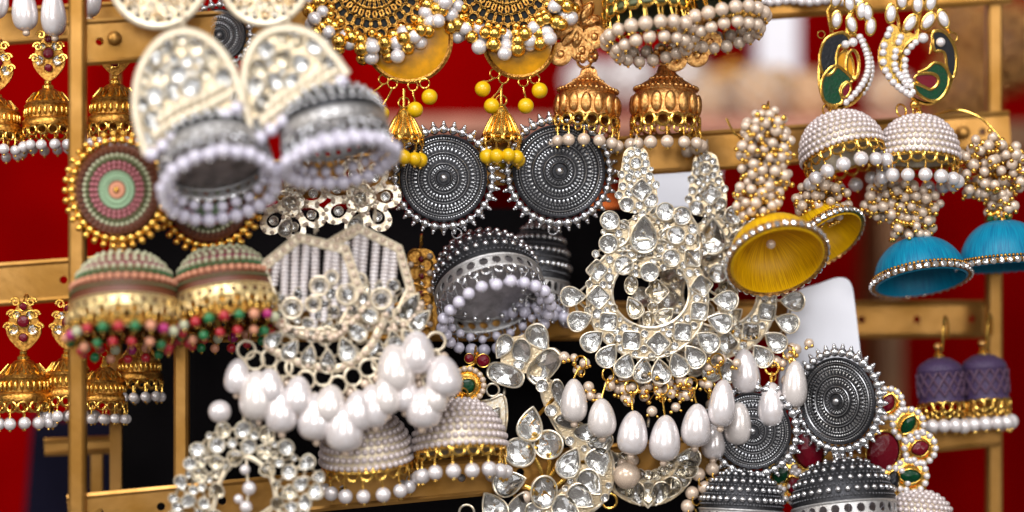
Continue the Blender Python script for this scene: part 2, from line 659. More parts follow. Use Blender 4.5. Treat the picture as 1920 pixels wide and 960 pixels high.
def jhumka(T, px, py, R, H, m, tilt=0.0, roll=0.0, dy=0.0, prof=None, rows=(), band=None, loops=None, fringe=None, cap=None,
           inner=None, n=44, name='bell'):
    """px,py is the centre of the rim. tilt < 0 shows the opening to the viewer."""
    prof = prof or dome_profile(R, H)
    inn = [(max(r - max(3.0, R * 0.05), 0.3), z - 2.5) for r, z in prof]

    def fn(g):
        lathe(g, prof + inn[::-1], n, closed=True)
    d = T.part(name, m, fn, T.L(px, py, dy), (tilt, roll, random.uniform(0, 1)))
    d.rotation_mode = 'ZXY'
    if inner:
        T.part('lining', inner, lambda g: lathe(g, [(max(r - max(3.5, R * .055) - 1.2, .3), z - 4) for r, z in prof], n), parent=d)
    if cap:
        cm, cr, ch = cap
        z0 = prof[0][1]

        def fc(g):
            lathe(g, [(cr * 1.2, -2), (cr * 1.25, ch * .12), (cr * .7, ch * .3), (cr * .75, ch * .45), (cr * .45, ch * .6), (cr * .3, ch * .8), (0.5, ch * .85)], 16)
            tube(g, [(ch * .3 * cos(2 * pi * i / 14), 0, ch * 1.02 + ch * .3 * sin(2 * pi * i / 14)) for i in range(14)], ch * .07, 5, True)
        T.part('cap', cm, fc, (0, 0, z0), parent=d)
    for row in rows:
        t, br, cnt, bm_, single = row[:5]
        ez = row[5] if len(row) > 5 else 1.0
        r, z, nx, nz = prof_at(prof, t)
        off = random.uniform(0, 1)
        if single:
            for i in range(cnt):
                a = 2 * pi * (i + off) / cnt
                obj('bead', m_sball(bm_), d, ((r + nx * br * .35) * cos(a), (r + nx * br * .35) * sin(a), z + nz * br * .35), (0, 0, a), (br, br, br * ez))
        else:
            def fr(g):
                for i in range(cnt):
                    a = 2 * pi * (i + off) / cnt
                    ball(g, ((r + nx * br * .35) * cos(a), (r + nx * br * .35) * sin(a), z + nz * br * .35), br, 2, (br, br, br * ez))
            T.part('bead_row', bm_, fr, parent=d, kind='stuff')
    if band:
        r0, z0, r1, z1, cnt, bm_ = band[:6]
        hole = band[6] if len(band) > 6 else 0.5
        T.part('lace_band', bm_, lambda g: (perforated_band(g, r0, z0, r1, z1, cnt, hole),
                                             tube(g, [(r0 * cos(2 * pi * i / 48), r0 * sin(2 * pi * i / 48), z0) for i in range(48)], 2.6, 6, True),
                                             tube(g, [(r1 * cos(2 * pi * i / 48), r1 * sin(2 * pi * i / 48), z1) for i in range(48)], 2.6, 6, True)), parent=d)
    if loops:
        for lp in (loops if isinstance(loops, list) else [loops]):
            cnt, lr, lR, lz, lm = lp[:5]
            for i in range(cnt):
                a = 2 * pi * (i + .5) / cnt
                obj('loop', m_ring(lm, 0.24), d, (lR * cos(a), lR * sin(a), lz), (0, 0, a - pi / 2), lr)
    if fringe:
        for fr in (fringe if isinstance(fringe, list) else [fringe]):
            cnt, pr, fR, fz, pm, wm = fr[:6]
            topz = fr[6] if len(fr) > 6 else 0.0
            wires = G()
            for i in range(cnt):
                a = 2 * pi * (i + .5) / cnt
                rr = fR * random.uniform(.97, 1.03)
                zz = fz + random.uniform(-.12, .12) * pr
                mm = pm[i % len(pm)] if isinstance(pm, list) else pm
                obj('pearl' if mm in (PEARL, LILAC, IVORY) else 'bead', m_ball(mm), d, (rr * cos(a), rr * sin(a), zz), (0, 0, a), pr * random.uniform(.94, 1.05))
                tube(wires, [(R * .98 * cos(a), R * .98 * sin(a), topz), (rr * cos(a), rr * sin(a), zz)], max(1.3, pr * .13), 5)
                ball(wires, (rr * cos(a), rr * sin(a), zz - pr * 1.05), pr * .28, 1)
                ball(wires, (rr * cos(a), rr * sin(a), zz + pr * 1.05), pr * .24, 1)
            ww = wires
            T.part('fringe_wire', wm, lambda g: g.add(ww.v, ww.f), parent=d, kind='stuff')
    return d


def cluster(T, cx, cy, rx, ry, n, r, m=PEARL, gm=GOLD, dy=0, seed=1):
    """a bunch of pearls with tiny gold balls strung between them"""
    rnd = random.Random(seed)
    g2 = G()
    pts = []
    tries = 0
    while len(pts) < n and tries < n * 60:
        tries += 1
        x, y, z = rnd.uniform(-1, 1), rnd.uniform(-1, 1), rnd.uniform(-1, 1)
        if x * x + y * y + z * z > 1:
            continue
        p = (x * rx, y * min(rx, ry) * .8, z * ry)
        if any((p[0] - q[0]) ** 2 + (p[1] - q[1]) ** 2 + (p[2] - q[2]) ** 2 < (1.75 * r) ** 2 for q in pts):
            continue
        pts.append(p)
        T.pearl(cx + p[0], cy - p[2], r * rnd.uniform(.82, 1.1), m, dy + p[1])
    for p in pts:
        dr = Vector((rnd.uniform(-1, 1), rnd.uniform(-1, .3), rnd.uniform(-1, 1))).normalized()
        q = T.L(cx + p[0] + dr.x * r * 1.35, cy - p[2] - dr.z * r * 1.35, dy + p[1] + dr.y * r * 1.35)
        ball(g2, q, r * rnd.uniform(.36, .58), 2)
        ball(g2, T.L(cx + p[0] * 1.03 + rnd.uniform(-r, r), cy - p[2] + r * 1.1, dy + p[1] - r * .6), r * rnd.uniform(.34, .5), 2)
        c = T.L(cx + p[0] * .15, cy - p[2] * .6, dy)
        tube(g2, [q, c], 1.3, 4)
    T.part('gold_grain', gm, lambda g: g.add(g2.v, g2.f), kind='stuff')


def granule_disc(T, px, py, R, m=OXID, gm=GRAN, ballm=SILVER, yaw=0.0, tilt=0.0, dy=0.0, nb=34, tips=True, br=None):
    d = obj('disc', mesh('granule_disc_base', m, lambda g: lathe(g, [(96, -3), (100, 0), (100, 5), (97, 8), (93, 5), (88, 4), (86, 7), (83, 4), (60, 5), (58, 8), (55, 5), (36, 6), (34, 9), (31, 6), (20, 7), (18, 11), (15, 8), (12, 8), (0.5, 8)], 64, FRONT)),
            T.root, T.L(px, py, dy), (tilt, 0, yaw), R / 100.0)

    def fg(g):
        def rg(rad_, n, s, h, el=1.0):
            for i in range(n):
                a = 2 * pi * (i + .5 * (n % 3)) / n
                v, f = ICO[1]
                M = Matrix.Translation((rad_ * cos(a), -h, rad_ * sin(a))) @ Matrix.Rotation(-a, 4, 'Y') @ Matrix.Diagonal((s * el, s, s, 1))
                g.add(v, f, M)
        rg(91, 96, 2.5, 5)
        rg(79, 70, 3.0, 5.5, 1.0)
        rg(72, 76, 2.2, 5.5)
        rg(66, 44, 3.0, 6, 1.8)
        rg(51, 52, 2.4, 6)
        rg(44, 34, 2.8, 6.5, 1.7)
        rg(27, 26, 2.5, 7)
        rg(23.5, 22, 1.8, 7.5)
        for q in (86, 58, 34, 18):
            tube(g, [(q * cos(2 * pi * i / 60), -9.5 if q < 40 else -8, q * sin(2 * pi * i / 60)) for i in range(60)], 1.1, 4, True)
        ball(g, (0, -9, 0), 9.5, 3)
    obj('granules', mesh('granule_disc_grain', gm, fg), d, kind='stuff')
    s = br or 9.0 * 100 / R
    RB = 100 + s * 1.05
    for i in range(nb):
        a = 2 * pi * i / nb
        obj('ball', m_ball(ballm), d, (RB * cos(a) + random.uniform(-.7, .7), random.uniform(-1, 1), RB * sin(a) + random.uniform(-.7, .7)), (0, 0, 0), s * random.uniform(.92, 1.06))
    if tips:
        def ft(g):
            for i in range(nb):
                a = 2 * pi * i / nb
                for (q, ss) in ((RB + s * 1.1, s * .5), (RB + s * 1.55, s * .32)):
                    ball(g, (q * cos(a), 0, q * sin(a)), ss, 2)
            tube(g, [(RB * cos(2 * pi * i / 60), 2, RB * sin(2 * pi * i / 60)) for i in range(60)], s * .35, 5, True)
        T.part('tip_beads', ballm, ft, parent=d, kind='stuff')
    return d


# ------------------------------------------------------------------ the setting behind the rack
def W(px, py, d):
    k = 1 + d / DP
    return Vector(((px - 960) * k, d, (480 - py) * k))


def setting(name, m, fn, loc=(0, 0, 0)):
    o = obj(name, mesh(uid(name), m, fn), None, tuple(c * U for c in loc), (0, 0, 0), U)
    o['kind'] = 'structure'
    return o


def curtain(g):
    nx, nz = 120, 2
    v, f = [], []
    for i in range(nx + 1):
        x = -3000 + 6000 * i / nx
        y = 1500 + 26 * sin(i * 0.62) + 14 * sin(i * 1.7 + 1)
        if x > 0:
            y += 0.6 * x  # right half swung back, shaped so the cloth falls darker there
        for z in (-1600, 1600):
            v.append((x, y, z))
    for i in range(nx):
        f.append((2 * i, 2 * i + 1, 2 * i + 3, 2 * i + 2))
    g.add(v, f)


setting('backdrop_cloth', REDC, curtain)

# shelf with blurred stock behind the rack
_sh = Thing('back_shelf', 'pinkish cloth covered shelf out of focus behind the rack', 'shelf', 1180, 240, 1250)
_sh.part('shelf_board', PINKW, lambda g: box(g, (0, 0, -4), (1050, 420, 30)))
_sh.part('shelf_leg', BROWNW, lambda g: box(g, (-470, 0, -700), (40, 300, 1350)))
_sh.part('shelf_leg', BROWNW, lambda g: box(g, (470, 0, -700), (40, 300, 1350)))


def ornament(px, py, r, d, body, beadm, label, seed, n=70):
    T = Thing('beaded_ball', label, 'ornament', px, py, d, 'blurred stock on the back shelf')
    T.part('core', body, lambda g: ball(g, (0, 0, 0), r * .9, 3))
    g2 = G()
    for i in range(n):
        z = 1 - 2 * (i + .5) / n
        a = i * 2.399 + seed
        q = math.sqrt(1 - z * z)
        ball(g2, (r * .93 * q * cos(a), r * .93 * q * sin(a), r * .93 * z), r * .15, 2)
    T.part('beads', beadm, lambda g: g.add(g2.v, g2.f), kind='stuff')


ornament(1100, 152, 44, 1120, PEARL, PEARL, 'blurred white pearl ball on the back shelf behind the leafy copper stud', 1)
ornament(1182, 150, 50, 1120, PEARL, PEARL, 'blurred white pearl ball on the back shelf between the two coppery bells', 2)
ornament(1288, 142, 40, 1150, PEARL, IVORY, 'blurred cream pearl ball on the back shelf beside the red gap', 3)
ornament(1325, 192, 44, 1080, TAN, IVORY, 'blurred rose beaded ball on the back shelf', 4)
ornament(1425, 180, 58, 1120, TAN, IVORY, 'large blurred ivory beaded ball on the back shelf', 5)
ornament(1512, 186, 52, 1180, TAN, TAN, 'blurred pink and ivory beaded ball behind the peacock earring', 6)
ornament(1372, 142, 26, 1200, AMBER, GOLD, 'blurred small amber and gold ball on the back shelf', 7)
ornament(1462, 150, 26, 1150, AMBER, GOLD, 'blurred amber and gold ball below the white box', 12)
ornament(1345, 152, 24, 1100, AMBER, TAN, 'blurred amber and tan ball beside the small gold one', 13)
ornament(1668, 176, 44, 1200, TAN, IVORY, 'blurred tan beaded ball between the peacock earrings', 11)
ornament(1800, 175, 70, 1250, BROWNW, COPPER, 'blurred brown beaded ball behind the rack post', 8)
ornament(1880, 90, 85, 1350, BROWNW, COPPER, 'blurred brown and copper beaded ball beyond the rack post', 9)
ornament(1800, 55, 60, 1400, BROWNW, COPPER, 'blurred dark coppery beaded ball behind the rack', 10)
_t = Thing('side_shelf', 'brown gilded shelf out of focus at the far side', 'shelf', 1830, 262, 1300)
_t.part('shelf_board', BROWNW, lambda g: box(g, (40, 0, 0), (330, 300, 50)))
_t.part('bracket', BROWNW, lambda g: box(g, (60, 100, -60), (30, 90, 80)))
_w = Thing('white_box', 'tall white box standing out of focus behind the shelf', 'box', 1455, 140, 1420)
_w.part('box_body', WHITEC, lambda g: box(g, (0, 0, 130), (74, 80, 300)))
_w.part('lid', WHITEC, lambda g: box(g, (0, 0, 290), (80, 86, 30)))
_w = Thing('pale_box', 'small pale blue grey box out of focus below the brass bar', 'box', 1265, 400, 900)
_w.part('box_body', WHITEC, lambda g: box(g, (0, 0, 30), (150, 110, 110)))
_w.part('lid', WHITEC, lambda g: box(g, (0, 0, 92), (158, 118, 20)))
_w = Thing('orange_pouch', 'orange cloth pouch out of focus behind the silver disc', 'pouch', 1130, 420, 900)
_w.part('pouch_body', ORANGE, lambda g: lathe(g, [(2, -50), (40, -46), (52, -20), (46, 16), (22, 40), (14, 48), (26, 66), (0.5, 64)], 20))
_w.part('drawstring', GOLD, lambda g: tube(g, [(15 * cos(i * .4), 15 * sin(i * .4), 48) for i in range(16)], 3, 5, True))
_w = Thing('folded_cloth', 'dark blue cloth hanging out of focus behind the brass post', 'cloth', 110, 980, 700)
_w.part('cloth_sheet', NAVY, lambda g: strip(g, [(-50 + i * 12, 200 + 6 * sin(i)) for i in range(24)], [(-80 + i * 13, -180) for i in range(24)], 0, 14, False))

# ------------------------------------------------------------------ black velvet board, white display card
_b = Thing('display_board', 'black velvet display board standing behind the brass rack', 'board', 690, 1010, 290)
_b.part('panel', BLACKB, lambda g: box(g, (92, 0, 300), (1115, 18, 640)))
_b.part('strut', BLACKB, lambda g: tube(g, [(0, 12, 520), (0, 160, -10)], 9, 6))
_b = Thing('display_card', 'white rounded display card standing behind the yellow silk bells', 'display card', 1545, 700, 120)
_P = smooth([(-75, -60), (-72, 60), (-66, 128), (-48, 155), (-10, 168), (28, 180), (50, 168), (58, 120), (70, 20), (82, -60)], 4)
_b.part('card_face', WHITEC, lambda g: plate(g, _P, -7, 7))
_b.part('easel_leg', WHITEC, lambda g: tube(g, [(0, 8, 120), (0, 70, -58)], 6, 6))

# ------------------------------------------------------------------ brass rack
RK = bpy.data.objects.new('display_rack', None)
COL.objects.link(RK)
RK.empty_display_size = 0.02
RK.scale = (U,) * 3
_base = W(960, 1040, 50)
RK.location = tuple(c * U for c in _base)
RK['label'] = 'gold brass rack with perforated bars and square posts holding the earrings'
RK['category'] = 'rack'


def rd(px):                       # depth of the yawed rack at photo column px
    return -105 + 315 * (px - 128) / 1762.0


def rpart(name, m, fn, parent=RK):
    return obj(name, mesh(uid(name), m, fn), parent)


def post(px, y0, y1, w, dd=0, dp=26):
    A, B = W(px, y0, rd(px) + dd) - _base, W(px, y1, rd(px) + dd) - _base
    h = A.z - B.z

    def fn(g):
        P = [(-w / 2, -dp / 2), (-w / 2 + 5, -dp / 2 - 5), (w / 2 - 5, -dp / 2 - 5), (w / 2, -dp / 2), (w / 2, dp / 2), (-w / 2, dp / 2)]
        v = [(A.x + x, A.y + y, A.z) for x, y in P] + [(B.x + x, B.y + y, B.z) for x, y in P]
        n = len(P)
        g.add(v, [tuple(range(n)), tuple(range(2 * n - 1, n - 1, -1))] + [(i, i + n, (i + 1) % n + n, (i + 1) % n) for i in range(n)])
    return rpart('post', BRASS, fn)


def bar(x0, y0, x1, y1, h, dd=0, cell=112, th=9, parent=RK, base=None, depth=None):
    bs = base if base is not None else _base
    dep = depth or rd
    A, B = W(x0, y0, dep(x0) + dd) - bs, W(x1, y1, dep(x1) + dd) - bs
    t = (B - A)
    Ln = t.length
    t.normalize()
    nrm = Vector((t.y, -t.x, 0)).normalized()
    if nrm.y > 0:
        nrm = -nrm
    up = t.cross(nrm)
    if up.z < 0:
        up = -up
    n = max(1, int(Ln / cell))

    def fn(g):
        c = Ln / n
        hr = 8.0
        for i in range(n):
            out = [(0, -.5), (.5, -.5), (1, -.5), (1, 0), (1, .5), (.5, .5), (0, .5), (0, 0)]
            o2 = [(c * (i + u), h * w) for u, w in out]
            ii = [(c * (i + .5) + hr * cos(-3 * pi / 4 + k * pi / 4), hr * sin(-3 * pi / 4 + k * pi / 4)) for k in range(8)]
            pts = [(p, 0) for p in o2] + [(p, 0) for p in ii] + [(p, 1) for p in ii] + [(p, 1) for p in o2]
            v = [tuple(A + t * p[0] + up * p[1] + nrm * (th / 2 if s == 0 else -th / 2)) for p, s in pts]
            f = []
            for k in range(8):
                j = (k + 1) % 8
                f += [(k, j, 8 + j, 8 + k), (8 + k, 8 + j, 16 + j, 16 + k), (16 + k, 16 + j, 24 + j, 24 + k)]
            f += [(0, 1, 25, 24), (1, 2, 26, 25), (4, 5, 29, 28), (5, 6, 30, 29)]
            if i == 0:
                f += [(6, 7, 31, 30), (7, 0, 24, 31)]
            if i == n - 1:
                f += [(2, 3, 27, 26), (3, 4, 28, 27)]
            g.add(v, f)
        for s in (-1, 1):                      # rolled lips
            tube(g, [tuple(A + up * (s * h / 2) + nrm * 1), tuple(B + up * (s * h / 2) + nrm * 1)], 6.5, 6)
    return rpart('perforated_bar', BRASS, fn, parent)


post(146, -60, 1040, 30, -14)
post(341, 640, 1040, 27, 18)
post(1863, -60, 1040, 30, 24)
bar(128, 82, 1892, -34, 74)
bar(128, 364, 1892, 244, 66)
bar(128, 606, 1872, 598, 64, 90)
bar(128, 966, 1872, 800, 64)
for _x, _y in ((1806, 249), (146, 78), (1863, -20), (215, 72)):
    _p = W(_x, _y, rd(_x) - 12) - _base
    rpart('screw', BRASS, lambda g: lathe(g, [(13, 0), (13, 5), (10, 9), (4, 11), (0.5, 11)], 14, Matrix.Translation(_p) @ FRONT.to_4x4()))

SR = bpy.data.objects.new('side_rack', None)
COL.objects.link(SR)
SR.empty_display_size = 0.02
SR.scale = (U,) * 3
_b2 = W(60, 1040, 110)
SR.location = tuple(c * U for c in _b2)
SR['label'] = 'second brass rack with a flat bar behind the post, carrying gold temple earrings'
SR['category'] = 'rack'
bar(-120, 542, 200, 519, 72, parent=SR, base=_b2, depth=lambda x: 110)
bar(-120, 58, 230, 36, 60, parent=SR, base=_b2, depth=lambda x: 110)
bar(84, 838, 216, 833, 24, cell=400, parent=SR, base=_b2, depth=lambda x: 190)
for _x, _y0, _d in ((182, 835, 205), (-60, -60, 125), (218, 20, 130)):
    _A, _B = W(_x, _y0, _d) - _b2, W(_x, 1040, _d) - _b2
    rpart('post', BRASS, lambda g: box(g, tuple((_A + _B) / 2), (22, 18, (_A - _B).length)), SR)


# ------------------------------------------------------------------ gold temple bells on the side rack
def temple(px, py, R, d, label, pearls=True, stud=True, top=120):
    T = Thing('temple_earring', label, 'earring', px, py, d, 'gold temple earrings on the side rack')
    k = R / 50.0
    prof = [(7 * k, 74 * k), (16 * k, 70 * k), (34 * k, 52 * k), (42 * k, 44 * k), (45 * k, 40 * k), (43 * k, 36 * k), (43 * k, 16 * k), (48 * k, 12 * k), (50 * k, 6 * k), (49 * k, 0)]
    d_ = jhumka(T, px, py, R, 70 * k, ANTIQUE, prof=prof, tilt=random.uniform(-.12, .02), roll=random.uniform(-.06, .06),
                loops=(15, 8.5 * k, 48 * k, -10 * k, GOLD), fringe=(12, 10.5 * k, 48 * k, -38 * k, PEARL, GOLD, -14 * k), cap=(GOLD, 9 * k, 26 * k))
    for i in range(26):
        a = 2 * pi * i / 26
        obj('bead', m_sball(GOLD), d_, (44.5 * k * cos(a), 44.5 * k * sin(a), 26 * k), (0, 0, a), (3.6 * k, 3.6 * k, 9 * k))

    def wires(g):
        for i in range(18):
            a, b = 2 * pi * i / 18, 2 * pi * (i + .8) / 18
            tube(g, [(40 * k * cos(a), 40 * k * sin(a), 47 * k), (27 * k * cos((a + b) / 2), 27 * k * sin((a + b) / 2), 63 * k), (40 * k * cos(b), 40 * k * sin(b), 47 * k)], 2.0 * k, 5)
    T.part('filigree', GOLD, wires, parent=d_)
    if stud:
        y0 = py - 74 * k - 24 * k
        T.part('stud_plate', ANTIQUE, lambda g: plate(g, T.P2(smooth([(px - 9, y0 + 8), (px - 30 * k, y0 - 20 * k), (px - 22 * k, y0 - 50 * k), (px, y0 - top * k * .62), (px + 22 * k, y0 - 50 * k), (px + 30 * k, y0 - 20 * k), (px + 9, y0 + 8)], 4)), -3, 5))
        for (sx, sz, r, m_) in ((-17, -26, 9, CRYST), (17, -26, 9, CRYST), (0, -12, 8, ERED), (0, -40, 11, ERED), (-12, -52, 7, CRYST), (12, -52, 7, CRYST), (0, -66, 7, ERED)):
            T.stone('round', px + sx * k, y0 + sz * k, r * k, bez=GOLD, m=m_, dy=-6)

        def curls(g):
            for s in (-1, 1):
                for q in range(3):
                    c = T.L(px + s * (26 - 6 * q) * k, y0 - (30 + 22 * q) * k, -5)
                    tube(g, [(c[0] + (9 - .5 * i) * k * cos(i * .6) * s, c[1], c[2] + (9 - .5 * i) * k * sin(i * .6)) for i in range(14)], 2.2 * k, 5)
        T.part('curl', GOLD, curls)
        T.hook(px, y0 - top * k * .6, ANTIQUE, up=16)
    return T


temple(92, 238, 50, 30, 'gold temple bell with crystal stud hanging against red cloth')
temple(216, 232, 52, 22, 'gold temple bell just right of the brass post below the bar end')
temple(-4, 252, 48, 34, 'gold temple bell cut by the picture edge, above the bare red cloth')
temple(45, 752, 54, 36, 'gold temple bell with crystals below the side rack bar')
temple(128, 742, 50, 60, 'gold temple bell half hidden behind the lower brass post', top=100)
temple(196, 752, 44, 40, 'small gold temple bell under the multicolour bell', stud=False)
temple(262, 712, 44, 70, 'gold bell with pearls before the edge of the black board', stud=False)

T = Thing('pearl_drop_earring', 'gold earring with large white pearl drops beside the brass post', 'earring', 90, -70, -20)
T.part('crescent_plate', GOLD, lambda g: strip(g, T.P2(ell(90, -60, 100, -52, 24, pi, 2 * pi, False)), T.P2(ell(90, -60, 76, -24, 24, pi, 2 * pi, False)), -4, 4, False))
for (x, y, w, h) in ((-6, -5, 46, 88), (46, 16, 50, 92), (100, 24, 50, 92), (170, -6, 44, 84)):
    T.ring(x, y - h * .6 - 8, 10, GOLD)
    T.pearl(x, y - h * .53, 6, PEARL)
    T.drop(x, y, w, h, PEARL)
T.hook(90, -66, GOLD)


# ------------------------------------------------------------------ round crystal discs and fan earrings with silver bells
def ring_disc(px, py, R, d, label):
    T = Thing('disc_earring', label, 'earring', px, py, d, 'cream crystal discs at the top of the rack')
    T.part('plate', GILT, lambda g: strip(g, T.P2(ell(px, py, R * .96, R * .96)), T.P2(ell(px, py, R * .3, R * .3)), -3, 5))
    T.part('rim', CREAM, lambda g: tube(g, [(p[0], -3, p[1]) for p in T.P2(ell(px, py, R * .93, R * .93, 48))], R * .085, 8, True))
    for q, n, r in ((.74, 20, .085), (.55, 14, .1), (.36, 9, .1)):
        for i in range(n):
            a = 2 * pi * i / n
            if i % 3 == 2:
                o = T.ring(px + R * q * cos(a), py + R * q * sin(a), R * .07, ANTIQUE, -5, name='bead')
            else:
                T.stone('round', px + R * q * cos(a), py + R * q * sin(a), R * r * .9, bez=CREAM, dy=-5)
    for i in range(24):
        a = 2 * pi * i / 24
        obj('bead', m_sball(OXID), T.root, T.L(px + R * .82 * cos(a), py + R * .82 * sin(a), -5), (0, 0, 0), R * .05)
    T.fill(ell(px, py, R * .80, R * .80, 30), (9, 7, 5), 300, bez=CREAM, m=[CRYST, CRYST2], dy=-4, seed=int(px), gap=.95)
    T.hook(px, py - R, CREAM)


ring_disc(297, -38, 94, -190, 'cream rimmed crystal disc above the fan with the open silver bell')
ring_disc(497, -34, 85, -185, 'cream rimmed crystal disc beside the yellow beaded crescent')

T = Thing('oxidised_disc_earring', 'dark oxidised disc with silver beads between the cream crystal discs', 'earring', 412, 70, -60)
granule_disc(T, 412, 66, 50, nb=24, br=14)
T.hook(412, 8, SILVER)


def fan(px, py, d, out, edge, rowpts, label, bell):
    T = Thing('fan_earring', label, 'earring', px, py, d, 'crystal fan earrings with silver bells')
    P = T.P2(smooth(out, 4, False)) + T.P2(smooth(edge, 4, False))[1:-1]
    T.part('fan_plate', GILT, lambda g: plate(g, P, 4, 10))
    O = T.P2(smooth(out, 5, False))
    T.part('fan_rim', CREAM, lambda g: tube(g, [(p[0], -5, p[1]) for p in O], 8.5, 7))
    # rows that run with the lower edge
    E = smooth(edge, 8, False)
    top = (sum(p[0] for p in out) / len(out), min(p[1] for p in out) + 20)
    rnd = random.Random(int(px))
    for (t, kind) in ((0.0, 'pearl'), (0.17, 'leaf'), (0.30, 'leaf')):
        row = [(p[0] + (top[0] - p[0]) * t * .95, p[1] + (top[1] - p[1]) * t) for p in E]
        Ls = [0]
        for a, b in zip(row, row[1:]):
            Ls.append(Ls[-1] + math.hypot(b[0] - a[0], b[1] - a[1]))
        sp = {'pearl': 25, 'leaf': 17, 'gem': 30}[kind]
        n = max(1, int(Ls[-1] / sp))
        for i in range(n):
            s = (i + .5) / n * Ls[-1]
            j = max(k for k in range(len(Ls)) if Ls[k] <= s)
            j = min(j, len(row) - 2)
            u = (s - Ls[j]) / max(1e-6, Ls[j + 1] - Ls[j])
            x, y = row[j][0] + (row[j + 1][0] - row[j][0]) * u, row[j][1] + (row[j + 1][1] - row[j][1]) * u
            if kind == 'pearl':
                T.pearl(x, y + 6, 13, LILAC, -10)
            elif kind == 'leaf':
                obj('leaf', m_gem('tear', CREAM), T.root, T.L(x, y, -4), (0, rnd.uniform(.3, .8), 0), (10, 18, 15))
            else:
                T.stone(rnd.choice(['round', 'round', 'marquise', 'tear']), x + rnd.uniform(-4, 4), y + rnd.uniform(-4, 4), rnd.uniform(11, 15), rnd.uniform(11, 15), rnd.uniform(0, 3), bez=CREAM, m=rnd.choice([CRYST, CRYST, CRYST2]), dy=-6, jit=.3)
    up = [(p[0] + (top[0] - p[0]) * .36, p[1] + (top[1] - p[1]) * .40) for p in E]
    so = smooth(out, 4, False)
    mx, my = top[0], top[1] + 70
    T.fill([(mx + (p[0] - mx) * .88, my + (p[1] - my) * .88) for p in so] + up, (18, 15, 12, 9, 7), 420, m=[CRYST, CRYST, CRYST, CRYST2], bez=CREAM, seed=int(px), kinds=('round', 'marquise', 'tear', 'round'), gap=.92)
    T.hook(top[0], top[1] - 26, CREAM)
    T.ring(bell[0], bell[1] - bell[3] * cos(bell[4]) - 4, 10, SILVER, 10)
    R, H = bell[2], bell[3]
    prof = [(r, z + 56) for r, z in dome_profile(R * .97, H - 50)]
    jhumka(T, bell[0], bell[1], R, H, OXID, tilt=bell[4], roll=bell[5], dy=14, prof=prof, inner=LINING,
           rows=[(.30, 6, 15, SILVER, True), (.46, 6.5, 22, SILVER, True), (.58, 2.4, 60, GRAN2, False), (.68, 7, 27, SILVER, True), (.82, 6, 34, SILVER, True)],
           band=(R * .985, 56, R * 1.0, 36, 30, MATSIL, .46), loops=(26, 9, R, 25, SILVER),
           fringe=[(25, 13.5, R * 1.01, -14, LILAC, SILVER, 24), (20, 10, R * .84, 4, LILAC, SILVER, 30)])
    return T


fan(350, 180, -275, [(276, 292), (256, 215), (262, 140), (296, 82), (345, 60), (398, 80), (436, 130), (456, 192)],
    [(456, 192), (400, 222), (330, 254), (276, 292)], None, 'crystal fan earring whose silver bell shows its open pearl rim', (408, 338, 106, 124, rad(-33), rad(-14)))
fan(555, 160, -265, [(478, 262), (460, 190), (462, 120), (490, 70), (540, 54), (592, 70), (630, 112), (652, 140)],
    [(652, 140), (600, 178), (540, 216), (478, 262)], None, 'crystal fan earring with silver bell hanging beside the yellow beads', (634, 290, 103, 128, rad(-19), rad(-12)))


